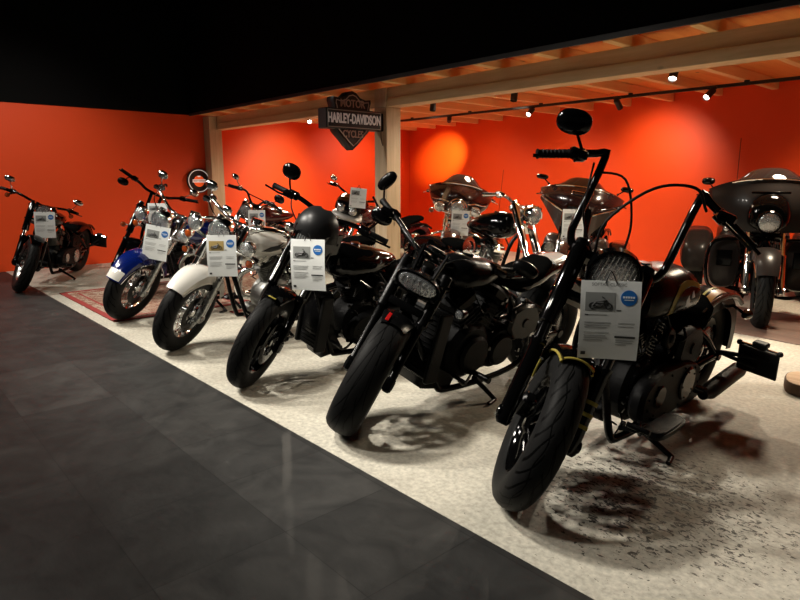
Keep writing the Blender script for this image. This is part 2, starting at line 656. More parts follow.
        l.lathe([(r * .91, .004), (r * .8, .016), (r * .45, .026), (.001, .03)], c, ax, 28)
        for q in range(-4, 5):
            yy = q * r * .18
            hh = math.sqrt(max(0, (r * .84) ** 2 - yy * yy))
            up = ax.cross(Vector((0, 1, 0)))
            l.tube([c + ax * .019 + Vector((0, yy, 0)) + up * hh, c + ax * .028 + Vector((0, yy, 0)), c + ax * .019 + Vector((0, yy, 0)) - up * hh], .0025, 5, 4)
        l.build('headlight_lens', lens, o)
        return o

    def lamp(s, c, r, name, shell, lens, steer=True, back=None, depth=.07, ax=(1, 0, 0)):
        c = Vector(c)
        ax = Vector(ax).normalized()
        mb = MB()
        mb.lathe([(.001, -depth), (r * .6, -depth * .9), (r * .95, -depth * .4), (r * 1.04, 0), (r * .9, .006), (r * .88, 0)], c, ax, 20)
        if back is not None:
            mb.tube([c - ax * depth * .5, Vector(back)], .009, 8)
        o = s.part(mb, name, shell, steer)
        MB().lathe([(r * .92, 0), (r * .7, .012), (.001, .018)], c, ax, 20).build('lamp_lens', lens, o)
        return o

    # ---------------------------------------------------------------- bars
    def bars(s, pts, r=.0145, mat=BLACK, grip=.125, gripm=RUBBER, ctrl=BLACK, res=5, lever=True, crossbar=None, both=True, ends=0., lr=None):
        """pts for the left side, from the clamp out to the grip end"""
        L = [Vector(p) for p in pts]
        Rr = [Vector((p.x, -p.y, p.z)) for p in L]
        mb = MB()
        full = list(reversed(Rr)) + L
        mb.tube(full, r, 12, res)
        for sd in (-1, 1):
            q = Vector((L[0].x, sd * .055, L[0].z))
            mb.tube([s.P(s.L - .01, sd * .05, -s.off), q], .018, 10)
            mb.disc(q, (0, 1, 0), .024, .035, 14)
        if crossbar:
            p = Vector(crossbar)
            mb.tube([(p.x, -p.y, p.z), p], r * .8, 10)
        hb = s.part(mb, 'handlebar', mat, True)
        s.ctrl = {}
        for sd, Q in ((-1, Rr), (1, L)):
            e = Q[-1]
            d = (Q[-2] - Q[-1]).normalized()
            g = MB()
            g.tube([e + d * -.002, e, e + d * .006, e + d * .012, e + d * grip, e + d * (grip + .006)], [.012, .020, .021, .0175, .0175, .020], 14)
            for k in range(6):
                g.disc(e + d * (.025 + k * .016), d, .0190, .006, 12)
            if ends:
                g.disc(e - d * .012, d, .0205, .022, 14)
            g.build('grip', gripm, hb)
            c = MB()
            k0 = e + d * (grip + .035)
            c.box(k0, (.046, .06, .05), Matrix.Rotation(math.atan2(d.z, abs(d.y)) * -sd * -1 if False else 0, 3, 'X'), .012)
            fwd = Vector((1, 0, 0)) - d * d.x
            fwd.normalize()
            c.box(k0 + fwd * .040 + Vector((0, 0, .006)), (.045, .075, .038), None, .012)
            c.disc(k0 + Vector((0, -sd * .015, 0)), d, .028, .045, 14)
            if lever:
                c.tube([k0 + fwd * .055, k0 + fwd * .07 - d * .05, k0 + fwd * .062 - d * .11, k0 + fwd * .05 - d * .185], [.008, .0075, .0065, .0075], 8, 4)
            c.build('hand_control', ctrl, hb)
            s.ctrl[sd] = k0
        return hb

    def mirror(s, side, tip, r=(.062, .045), mat=BLACK, base=None, tilt=0., stem=.006, faceax=None):
        """tip = centre of the mirror head"""
        b = Vector(base) if base is not None else s.ctrl[side] + Vector((.0, 0, .02))
        tip = Vector(tip)
        mb = MB()
        mid = (b + tip) / 2 + Vector((.0, side * .012, .012))
        mb.tube([b, mid, tip], stem, 8, 5)
        mb.ball(b, .013, 10)
        rot = Matrix.Rotation(R_(tilt) * side, 3, 'X')
        if faceax:
            rot = Matrix.Rotation(R_(faceax), 3, 'Z') @ rot
        rr = []
        n = 24
        for q, sc in ((.030, .05), (.028, .45), (.020, .80), (.008, .97), (0, 1.), (-.006, .98), (-.008, .93), (-.0085, .05)):
            ring = []
            for k in range(n):
                t = 2 * PI * k / n
                yy = r[0] * sc * math.copysign(abs(math.cos(t)) ** .85, math.cos(t))
                zz = r[1] * sc * math.copysign(abs(math.sin(t)) ** .85, math.sin(t))
                ring.append(tip + rot @ Vector((q, yy, zz)))
            rr.append(ring)
        mb.rings(rr)
        o = s.part(mb, 'mirror', mat, True)
        g = MB()
        ring = [tip + rot @ Vector((-.0095, r[0] * .9 * math.cos(2 * PI * k / n), r[1] * .9 * math.sin(2 * PI * k / n))) for k in range(n)]
        ring2 = [p + rot @ Vector((-.001, 0, 0)) for p in ring]
        g.rings([ring, ring2]).build('mirror_glass', MIRROR, o)

    def cable(s, pts, r=.0045, mat=RUBBER, steer=True, name='brake_hose', res=6):
        s.part(MB().tube(pts, r, 7, res), name, mat, steer)

    def fins_and_fender(s):
        pass

    def front_fender(s, R=None, hw=.085, a0=40, a1=150, skirt=.03, mats=BLACK, trimm=None, taper=(.75, .85), crown=.02, strut=True, edge=None):
        R = R or s.Rf + .025
        mb = MB()
        fender(mb, s.axle.x, s.axle.z, R, hw, a0, a1, skirt, crown, taper=taper)
        if strut:
            for sd in (-1, 1):
                mb.tube([(s.axle.x + R * .92 * math.cos(R_((a0 + a1) / 2)), sd * hw, s.axle.z + R * .92 * math.sin(R_((a0 + a1) / 2))), s.P(.26, sd * .10, 0)], .009, 8)
        o = s.part(mb, 'front_fender', mats, True)
        if trimm:
            t = MB()
            for sd in (-1, 1):
                pts = []
                for k in range(12):
                    q = k / 11
                    a = R_(a0 + (a1 - a0) * q)
                    sk = skirt if not isinstance(skirt, tuple) else (skirt[0] + (skirt[1] - skirt[0]) * q / .5 if q < .5 else skirt[1] + (skirt[2] - skirt[1]) * (q - .5) / .5)
                    tp = taper[0] + (1 - taper[0]) * min(1, q / .3) if q < .5 else taper[1] + (1 - taper[1]) * min(1, (1 - q) / .3)
                    rr = R - crown - sk
                    pts.append((s.axle.x + rr * math.cos(a), sd * (hw * tp + .002), s.axle.z + rr * math.sin(a)))
                t.tube(pts, .0055, 8, 2)
            if edge:
                a = R_(a0)
                t.tube([(s.axle.x + (R - crown * abs(q) ** 2.2 + .002) * math.cos(a), hw * taper[0] * q, s.axle.z + (R - crown * abs(q) ** 2.2 + .002) * math.sin(a)) for q in [-1 + k / 4 for k in range(9)]], edge, 8)
            t.build('fender_trim', trimm, o)
        return o

    def rear_fender(s, hw=.10, a0=35, a1=195, skirt=.06, mats=BLACK, R=None, stripe=None, taper=(.8, .95)):
        R = R or s.Rr + .045
        mb = MB()
        fender(mb, s.xr, s.Rr, R, hw, a0, a1, skirt, .03, n=28, taper=taper)
        o = s.part(mb, 'rear_fender', mats)
        if stripe:
            for lo, hi, m in stripe:
                st = MB()
                for sd in (-1, 1):
                    rr = []
                    for k in range(19):
                        a = R_(a0 + 4 + (a1 - a0 - 20) * k / 18)
                        row = []
                        for q in (lo, (lo + hi) / 2, hi):
                            rad = R - .03 * q ** 2.2 + .002
                            row.append(Vector((s.xr + rad * math.cos(a), sd * hw * q * (1 - .04 * (1 - q)), s.Rr + rad * math.sin(a))))
                        row += [p + Vector((-.003 * math.cos(a), 0, -.003 * math.sin(a))) for p in reversed(row)]
                        rr.append(row)
                    st.rings(rr)
                st.build('paint_stripe', m, o)
        st = MB()
        for sd in (-1, 1):
            y = sd * (hw + .012)
            st.tube([(s.xr + .40, y, s.Rr + .28), (s.xr + .15, y, s.Rr + .34), (s.xr - .12, y, s.Rr + .33), (s.xr - .28, y, s.Rr + .26)], .012, 8, 4, flat=1.4)
        s.part(st, 'fender_strut', SATIN)
        return o

    # ---------------------------------------------------------------- body
    def tank(s, x0=-.20, x1=.40, z=.82, hw=.145, h=.13, mats=BLACK, cap=CHROME, nose=.55, console=None, rear=1.):
        L = x1 - x0
        tab = [(x0, z - .005, .02, .018, .02, 2.0), (x0 + L * .06, z - .002, hw * .45 * rear, h * .3 * rear, h * .30 * rear, 2.1), (x0 + L * .22, z, min(hw, hw * .74 * rear), h * min(.86, .55 * rear), h * min(.76, .52 * rear), 2.2),
               (x0 + L * .5, z + .004, hw, h * .84, h * .74, 2.25), (x0 + L * .78, z + .01, hw * .96, h, h * .8, 2.3),
               (x0 + L * .93, z + .012, hw * nose * 1.25, h * .88, h * .66, 2.2), (x1 - .006, z + .014, hw * nose * .7, h * .55, h * .42, 2.), (x1, z + .014, .02, .02, .02, 2.)]
        mb = MB()
        x0_, x1_ = x0, x1
        rr = []
        ts = [0, .015, .06, .12, .22, .32, .42, .5, .58, .66, .74, .82, .88, .93, .965, .985, 1.]
        for t in ts:
            x = x0 + L * t
            cz, w, hu, hd, ex = lerp_table(tab, x)
            rr.append(sring(x, 0, cz, w, hu, hd, ex, 30))
        mb.rings(rr)
        s.tk = tab
        o = s.part(mb, 'fuel_tank', mats, ang=50)
        c = MB()
        xc = x0 + L * .62
        cz, w, hu, hd, ex = lerp_table(tab, xc)
        c.disc((xc, .0 if console is None else -.05, cz + hu + .004), (0, 0, 1), .034, .022, 18)
        c.build('fuel_cap', cap, o)
        if console:
            d = MB()
            rr = []
            for t in (.25, .3, .45, .6, .75, .88, .92):
                x = x0 + L * t
                cz, w, hu, hd, ex = lerp_table(tab, x)
                k = .035 if .28 < t < .9 else .015
                rr.append(sring(x, 0, cz + hu - .006, k * 1.3, .024, .01, 2.6, 14))
            d.rings(rr)
            d.disc((x0 + L * .72, 0, cz + hu + .055), (-.3, 0, 1), .052, .05, 20)
            d.build('tank_console', console, o)
        return o

    def tank_patch(s, tank, outline, mat, name, lift=.003, sides=(-1, 1)):
        """flat graphic laid on the tank flank: outline in (x, z) local; y taken from the tank surface"""
        mb = MB()
        cx = sum(p[0] for p in outline) / len(outline)
        cz_ = sum(p[1] for p in outline) / len(outline)
        for sd in sides:
            rr = []
            for k in (1., .72, .42, .1):
                ring = []
                for px, pz in outline:
                    x, z = cx + (px - cx) * k, cz_ + (pz - cz_) * k
                    cz, w, hu, hd, ex = lerp_table(s.tk, x)
                    dz = z - cz
                    h = hu if dz > 0 else hd
                    q = max(0., 1 - min(.98, abs(dz) / h) ** ex) ** (1 / ex)
                    ring.append(Vector((x, sd * (w * q + lift), z)))
                rr.append(ring)
            mb.rings(rr, caps=True)
        mb.build(name, mat, tank)

    def seat(s, tab, mat=LEATHER, name='seat', n=18):
        mb = MB()
        loft_tab(mb, tab, n)
        return s.part(mb, name, mat, ang=50)

    def frame(s, mat=SATIN, zc=.16, head=.86):
        hx = s.P(s.L - .12, 0, -s.off)
        lo = s.P(s.L - .22, 0, -s.off)
        mb = MB()
        mb.tube([hx, lo], .036, 14)
        mb.tube([hx, (-.05, 0, .70), (-.30, 0, .60), (-.42, 0, .42)], .028, 10, 4)
        for sd in (-1, 1):
            mb.tube([lo, (lo.x - .06, sd * .06, lo.z - .16), (.34, sd * .11, .22), (.24, sd * .125, zc), (-.20, sd * .135, zc), (-.42, sd * .13, .22), (-.42, sd * .12, .42)], .018, 10, 4)
            mb.tube([(-.42, sd * .12, .32), (-.62, sd * .135, .34), (s.xr, sd * .13, s.Rr)], [.022, .02, .024], 10, 4)
            mb.tube([(s.xr, sd * .13, s.Rr), (-.60, sd * .12, .48), (-.36, sd * .08, .60)], [.02, .018, .02], 10, 4)
            mb.disc((s.xr, sd * .145, s.Rr), (0, 1, 0), .028, .03, 12)
        return s.part(mb, 'frame', mat)

    def engine(s, case=SATIN, cyl=SATIN, cover=BLACK, rocker=BLACK, fin=None, rod=CHROME, detail=True):
        mb = MB()
        # crankcase and gearbox
        mb.disc((.06, 0, .34), (0, 1, 0), .165, .22, 30, .2)
        mb.disc((-.24, .0, .33), (0, 1, 0), .13, .22, 26, .2)
        mb.box((-.09, 0, .30), (.34, .21, .20), None, .03)
        mb.box((-.34, 0, .46), (.17, .22, .20), None, .04)
        mb.tube([(.27, -.05, .26), (.27, .05, .26)], .045, 14)
        for k in range(9):
            a = 2 * PI * k / 9
            mb.ball((.06 + .15 * math.cos(a), .112, .34 + .15 * math.sin(a)), .008, 6)
        eng = s.part(mb, 'engine_block', case)
        bx, bz = .03, .45
        for nm, tilt in (('front', 24), ('rear', -24)):
            ax = Vector((math.sin(R_(tilt)), 0, math.cos(R_(tilt))))
            base = Vector((bx + (.025 if tilt > 0 else -.025), 0, bz))
            c = MB()
            nf = 12
            prof = [(.001, 0)]
            for k in range(nf):
                z0 = .02 + k * .016
                r1 = .092 if k < 8 else .098
                prof += [(.070, z0), (r1, z0 + .002), (r1, z0 + .007), (.070, z0 + .009)]
            prof.append((.06, .02 + nf * .016))
            prof.append((.001, .02 + nf * .016))
            c.lathe(prof, base, ax, 26)
            rot = Matrix.Rotation(R_(tilt), 3, 'Y')
            c.mat(1).box(base + ax * .245, (.17, .15, .05), rot, .018)
            c.box(base + ax * .275, (.13, .12, .035), rot, .014)
            for dx in (-.06, .06):
                for sd in (-1, 1):
                    c.mat(2).ball(base + rot @ Vector((dx, sd * .055, .274)), .009, 6)
            # pushrod tubes on the right
            c.mat(2)
            for dx in (-.015, .02):
                c.tube([Vector((bx + dx + (.03 if tilt > 0 else -.04), -.115, .40)), base + rot @ Vector((dx, -.095, .22))], .010, 8)
            c.build('cylinder', [fin or cyl, rocker, rod], eng)
        # intake and spark leads
        i = MB()
        i.tube([(bx - .10, -.02, .62), (bx + .10, -.02, .62)], .03, 10)
        for sd in (-1, 1):
            i.tube([(bx + sd * .12, .09, .60), (bx + sd * .16, .13, .56), (bx + sd * .05, .12, .70)], .005, 6, 4)
        i.build('intake', MATTE, eng)
        return eng

    def primary(s, mat=BLACK, derby=BLACK):
        out = []
        n = 28
        for k in range(n):
            t = 2 * PI * k / n
            c, q = math.cos(t), math.sin(t)
            x = -.12 + (.33 + (.02 if c > 0 else 0)) * math.copysign(abs(c) ** .8, c)
            z = .32 + (.125 + .02 * c) * math.copysign(abs(q) ** .8, q)
            out.append((x, z))
        mb = MB()
        mb.prism(out, (0, .155, 0), (1, 0, 0), (0, 0, 1), .075, .02)
        for k in range(12):
            t = 2 * PI * (k + .5) / 12
            mb.ball((-.12 + .30 * math.cos(t), .194, .32 + .10 * math.sin(t)), .007, 6)
        o = s.part(mb, 'primary_cover', mat)
        d = MB()
        d.disc((-.25, .196, .325), (0, 1, 0), .085, .018, 28, .1)
        for k in range(5):
            a = 2 * PI * k / 5
            d.ball((-.25 + .07 * math.cos(a), .205, .325 + .07 * math.sin(a)), .006, 6)
        d.build('derby_cover', derby, o)
        MB().disc((.06, .196, .335), (0, 1, 0), .055, .012, 24, .1).build('timer_cover', derby, o)

    def air_cleaner(s, mat=CHROME):
        mb = MB()
        mb.disc((.02, -.16, .64), (0, 1, 0), .105, .07, 30, .12)
        mb.disc((.02, -.20, .64), (0, 1, 0), .06, .02, 24, .1)
        mb.tube([(.02, -.03, .62), (.02, -.14, .63)], .045, 12)
        s.part(mb, 'air_cleaner', mat)

    def exhaust(s, mat=CHROME, muffler=None, ends=-1.02, left=False, sep=True, r=.045, heat=None, slash=False):
        for k, (hx, hz, y2, z2) in enumerate(((.20, .60, -.205, .27), (-.09, .60, -.215, .385 if sep else .29))):
            mb = MB()
            sd = -1
            if left and k == 1:
                sd = 1
            y = abs(y2) * sd
            start = (.27, sd * .10, .26) if k == 0 else (-.05, sd * .10, .45)
            if k == 0:
                pts = [(.17, sd * .07, .58), (.27, sd * .12, .53), (.30, sd * .17, .40), (.22, y, .29), (.02, y, z2), (-.35, y, z2)]
            elif sd > 0:
                pts = [(-.14, sd * .07, .56), (-.30, sd * .10, .40), (-.42, sd * .15, .26), (-.50, y * .98, .22)]
                z2 = .21
            else:
                pts = [(-.12, sd * .07, .58), (-.03, sd * .15, .52), (-.06, y, .42), (-.16, y, z2), (-.35, y, z2)]
            mb.tube(pts, .024, 12, 5)
            mb.mat(1)
            x0 = pts[-1][0]
            mb.tube([(x0 + .03, y, z2), (x0 - .03, y, z2), (x0 - .06, y, z2), (ends + .03, y, z2 + .02), (ends, y, z2 + .02)], [.026, .034, r, r, r * .86], 18)
            mb.mat(0).tube([(ends + .02, y, z2 + .02), (ends - .004, y, z2 + .02)], r * .6, 14)
            if not left and k == 0:
                mb.mat(0).tube([(.28, -.175, .46), (.25, y, .33), (.10, y, z2)], .033, 12, 4)
            s.part(mb, 'exhaust_pipe', [mat, muffler or mat])

    def footboards(s, mat=SATIN, board=True, x=.20):
        for sd in (-1, 1):
            mb = MB()
            if board:
                out = []
                for k in range(20):
                    t = 2 * PI * k / 20
                    out.append((.15 * math.copysign(abs(math.cos(t)) ** .6, math.cos(t)), .052 * math.copysign(abs(math.sin(t)) ** .6, math.sin(t))))
                mb.prism(out, (x, sd * .29, .27), (1, 0, 0), (0, 1, 0), .022, .006)
                mb.prism([(a * .9, b * .85) for a, b in out], (x, sd * .29, .284), (1, 0, 0), (0, 1, 0), .010, .003)
                for dx in (-.08, .08):
                    mb.tube([(x + dx, sd * .13, .22), (x + dx, sd * .27, .255)], .012, 8)
                s.part(mb, 'footboard', [mat])
            else:
                mb.tube([(x, sd * .12, .24), (x, sd * .20, .27)], .014, 8)
                mb.tube([(x, sd * .19, .27), (x, sd * .31, .275)], [.016, .019], 12)
                s.part(mb, 'foot_peg', [mat])
        mb = MB()
        mb.tube([(x - .02, .17, .26), (x + .12, .24, .25), (x + .20, .26, .30)], .008, 8, 4)
        mb.tube([(x + .20, .21, .31), (x + .20, .31, .31)], .012, 10)
        s.part(mb, 'shift_lever', mat)

    def kickstand(s, x=.06, y=.30, mat=SATIN):
        g = s.local_ground(x - .04, y)
        top = Vector((x + .03, .13, .17))
        mb = MB()
        d = (g - top)
        mb.tube([top, top + d * .5 + Vector((0, 0, .006)), g + Vector((0, 0, .008))], [.016, .014, .013], 10)
        mb.tube([g + Vector((-.0, -.005, .010)), g + Vector((.075, .012, .012))], [.014, .012], 10, flat=.8)
        mb.ball(top, .024, 10)
        s.part(mb, 'kickstand', mat)

    def plate(s, c, w=.24, h=.17, yaw=0., mat=MATTE, lampm=True, arm=None, blank=SATIN, bar=CHROME):
        """number plate carrier facing the rear"""
        c = Vector(c)
        rot = Matrix.Rotation(R_(yaw), 3, 'Z') @ Matrix.Rotation(R_(12), 3, 'Y')
        mb = MB()
        mb.box(c, (.014, w, h), rot, .006)
        mb.box(c + rot @ Vector((-.01, 0, -.004)), (.008, w * .9, h * .82), rot, .003)
        for sd in (-1, 1):
            mb.disc(c + rot @ Vector((.008, sd * w * .25, .03)), rot @ Vector((1, 0, 0)), .010, .012, 10)
        mb.mat(1).tube([c + rot @ Vector((-.0, -w * .46, h / 2 + .010)), c + rot @ Vector((-.0, w * .46, h / 2 + .010))], .009, 8)
        mb.mat(0)
        for sd in (-1, 1):
            mb.ball(c + rot @ Vector((0, sd * w * .5, h / 2 + .010)), .016, 8)
        mb.box(c + rot @ Vector((-.012, 0, h / 2 + .026)), (.05, .075, .032), rot, .010)
        if arm:
            for dz in (-.03, .03):
                mb.tube([Vector(arm), c + rot @ Vector((.01, 0, dz))], .012, 8)
        s.part(mb, 'plate_holder', [mat, bar])

    def tail(s, ang_=165, r=None, mat=BLACK, lens=REDL):
        R = (r or s.Rr + .045)
        a = R_(ang_)
        c = Vector((s.xr + (R + .03) * math.cos(a), 0, s.Rr + (R + .03) * math.sin(a)))
        mb = MB()
        mb.box(c, (.07, .10, .06), None, .022)
        o = s.part(mb, 'tail_light', mat)
        l = MB()
        l.box(c + Vector((-.036, 0, 0)), (.016, .085, .045), None, .007)
        l.build('lamp_lens', lens, o)

    def signal(s, c, back, mat=BLACK, lens=ORANGE, steer=True, r=.028, ax=(1, 0, 0)):
        s.lamp(c, r, 'turn_signal', mat, lens, steer, back, .06, ax)

    def side_box(s, mat=BLACK, tab=None, y=.13):
        """oil tank or side cover below the seat"""
        for sd in (-1, 1):
            mb = MB()
            out = [(-.46, .40), (-.48, .50), (-.42, .58), (-.30, .60), (-.20, .57), (-.18, .46), (-.24, .38), (-.36, .36)]
            mb.prism(out, (0, sd * y, 0), (1, 0, 0), (0, 0, 1), .06, .02)
            mb.disc((-.33, sd * (y + .032), .48), (0, 1, 0), .03, .012, 16)
            s.part(mb, 'side_cover', mat)

    def clutter(s, seed, n=26, mat=DARKST, side=1):
        """bolts, clips and short hoses on the flank of the motor"""
        rnd = random.Random(seed)
        mb = MB()
        for k in range(n):
            x, z = rnd.uniform(-.45, .28), rnd.uniform(.22, .68)
            y = side * rnd.uniform(.10, .15)
            if rnd.random() < .55:
                mb.disc((x, y, z), (rnd.uniform(-.3, .3), 1, rnd.uniform(-.3, .3)), rnd.uniform(.007, .016), .016, 8)
            else:
                dx, dz = rnd.uniform(-.14, .14), rnd.uniform(-.12, .12)
                mb.tube([(x, y * .9, z), (x + dx * .5, y * 1.1, z + dz * .3), (x + dx, y * .95, z + dz)], rnd.choice((.004, .006, .008)), 6, 4)
        s.part(mb, 'hoses_and_fittings', mat)['kind'] = 'stuff'

    def horn(s, mat=BLACK):
        mb = MB()
        mb.disc((.0, .155, .60), (0, 1, .1), .05, .03, 22)
        mb.ball((.0, .172, .60), .022, 10, (1, .5, 1))
        mb.tube([(.0, .08, .60), (.0, .15, .60)], .012, 8)
        s.part(mb, 'horn', mat)

    def radiator(s, w=.26, z0=.28, z1=.66, mat=MATTE, x=None):
        mb = MB()
        lo = Vector((.42, 0, z0))
        hi = s.P(s.L - .26, 0, -s.off) + Vector((-.0, 0, 0))
        hi = Vector((.42 - (z1 - z0) * .12, 0, z1)) if x is None else Vector((x, 0, z1))
        d = (hi - lo)
        rot = Matrix.Rotation(math.atan2(d.x, d.z), 3, 'Y')
        c = (lo + hi) / 2
        mb.box(c, (.06, w, d.length), rot, .012)
        mb.mat(1)
        for k in range(14):
            mb.box(c + rot @ Vector((.031, 0, (-.45 + .9 * k / 13) * d.length)), (.006, w * .86, .006), rot, .002)
        mb.mat(0)
        for sd in (-1, 1):
            mb.box(c + rot @ Vector((.005, sd * (w / 2 + .012), 0)), (.085, .03, d.length * 1.03), rot, .012)
        s.part(mb, 'radiator', [mat, SATIN])

    def saddlebag(s, side, mat, x0=-1.12, x1=-.55, z=.42, h=.13, y=.29, hw=.12):
        mb = MB()
        tab = [(x0, z - .0, .03, .04, .03, 3), (x0 + .03, z, hw * .75, h * .75, h * .7, 3.2), (x0 + .14, z, hw, h, h, 3.4), (x1 - .12, z, hw, h, h, 3.4), (x1 - .02, z, hw * .8, h * .85, h * .8, 3.2), (x1, z, .03, .05, .05, 3)]
        loft_tab(mb, tab, 16, 22, side * y)
        o = s.part(mb, 'saddlebag', mat, ang=50)
        MB().tube([(x0 + .05, side * (y + hw * .9), z + h * .5), (x1 - .08, side * (y + hw * 1.0), z + h * .52)], .006, 6).build('bag_trim', CHROME, o)

    def crash_bar(s, mat=CHROME, w=.33):
        for sd in (-1, 1):
            mb = MB()
            mb.tube([(.36, sd * .06, .62), (.40, sd * .2, .62), (.42, sd * w, .56), (.42, sd * (w + .02), .42), (.40, sd * w * .8, .28), (.36, sd * .08, .20)], .016, 10, 5)
            s.part(mb, 'engine_guard', mat)


def finish_common(m, seed, **k):
    m.clutter(seed, side=1)
    m.clutter(seed + 50, n=14, side=-1)
# ------------------------------------------------------------------ the room
CAM_H = 1.28
cam = bpy.data.cameras.new('camera')
cam.sensor_width = 36
cam.lens = 610 / 800 * 36
cam.clip_end = 60
co = bpy.data.objects.new('camera', cam)
COL.objects.link(co)
co.location = (0, 0, CAM_H)
co.rotation_euler = (R_(90 - 11.129), 0, R_(48.04))
S.camera = co
S.view_settings.view_transform = 'Standard'
S.view_settings.look = 'None'
S.view_settings.gamma = 1
S.view_settings.use_curve_mapping = False
S.view_settings.exposure = 0.0

XL = -10.15
EDGE = 1.573


def wall_y(x):
    return 8.28 - .144 * (x + 2.37)


# --- materials of the shell
def concrete_mat():
    m, nt, b, N, L = nodes('worn_concrete')
    tc = N.new('ShaderNodeTexCoord')

    def noise(scale, det=6, rough=.6, dist=0., vec=None):
        n = N.new('ShaderNodeTexNoise')
        n.inputs['Scale'].default_value = scale
        n.inputs['Detail'].default_value = det
        n.inputs['Roughness'].default_value = rough
        n.inputs['Distortion'].default_value = dist
        L.new(vec or tc.outputs['Object'], n.inputs['Vector'])
        return n.outputs['Fac']

    def ramp(fac, a, bb, ca, cb):
        r = N.new('ShaderNodeValToRGB')
        r.color_ramp.elements[0].position = a
        r.color_ramp.elements[1].position = bb
        r.color_ramp.elements[0].color = (*ca, 1)
        r.color_ramp.elements[1].color = (*cb, 1)
        L.new(fac, r.inputs[0])
        return r.outputs[0]

    def mix(f, a, c, mode='MIX'):
        x = N.new('ShaderNodeMix')
        x.data_type = 'RGBA'
        x.blend_type = mode
        for k, v in (('Factor', f), ('A', a), ('B', c)):
            if isinstance(v, (int, float)):
                x.inputs[k].default_value = v
            elif isinstance(v, tuple):
                x.inputs[k].default_value = (*v, 1)
            else:
                L.new(v, x.inputs[k])
        return x.outputs['Result']
    base = ramp(noise(1.3), .3, .7, (.40, .375, .31), (.56, .53, .45))
    fine = ramp(noise(42, 4), .35, .65, (.72, .72, .72), (1.1, 1.1, 1.09))
    col = mix(1., base, fine, 'MULTIPLY')
    # chipped spots everywhere, dense in one worn area
    sp = N.new('ShaderNodeSeparateXYZ')
    L.new(tc.outputs['Object'], sp.inputs[0])
    mp = N.new('ShaderNodeMapping')
    mp.inputs['Scale'].default_value = (1, 1.7, 1)
    mp.inputs['Rotation'].default_value = (0, 0, .7)
    L.new(tc.outputs['Object'], mp.inputs[0])
    chips = noise(29, 6, .66, .9, mp.outputs[0])
    dx = math_n(N, L, 'ADD', sp.outputs[0], 1.0)
    dy = math_n(N, L, 'ADD', sp.outputs[1], -2.3)
    rad = math_n(N, L, 'SQRT', math_n(N, L, 'ADD', math_n(N, L, 'MULTIPLY', dx, dx), math_n(N, L, 'MULTIPLY', dy, dy)))
    near = N.new('ShaderNodeMapRange')
    near.interpolation_type = 'SMOOTHSTEP'
    near.inputs['From Min'].default_value = .15
    near.inputs['From Max'].default_value = 1.05
    near.inputs['To Min'].default_value = .225
    near.inputs['To Max'].default_value = .0
    L.new(rad, near.inputs[0])
    big = math_n(N, L, 'MULTIPLY', math_n(N, L, 'SUBTRACT', noise(2.4, 3), .5), .10)
    th = math_n(N, L, 'SUBTRACT', .74, math_n(N, L, 'ADD', near.outputs[0], big))
    cm = N.new('ShaderNodeMapRange')
    L.new(math_n(N, L, 'SUBTRACT', chips, th), cm.inputs[0])
    cm.inputs['From Min'].default_value = 0
    cm.inputs['From Max'].default_value = .025
    col = mix(cm.outputs[0], col, (.045, .04, .033))
    # faint tyre scuffs
    sc = N.new('ShaderNodeMapRange')
    L.new(noise(.9, 8, .7, 1.5), sc.inputs[0])
    sc.inputs['From Min'].default_value = .52
    sc.inputs['From Max'].default_value = .75
    sc.inputs['To Max'].default_value = .6
    col = mix(sc.outputs[0], col, (.23, .21, .17))
    L.new(col, b.inputs['Base Color'])
    b.inputs['Roughness'].default_value = .62
    bp = N.new('ShaderNodeBump')
    bp.inputs['Strength'].default_value = .35
    bp.inputs['Distance'].default_value = .01
    hh = math_n(N, L, 'SUBTRACT', noise(26, 5), cm.outputs[0])
    L.new(hh, bp.inputs['Height'])
    L.new(bp.outputs['Normal'], b.inputs['Normal'])
    return m


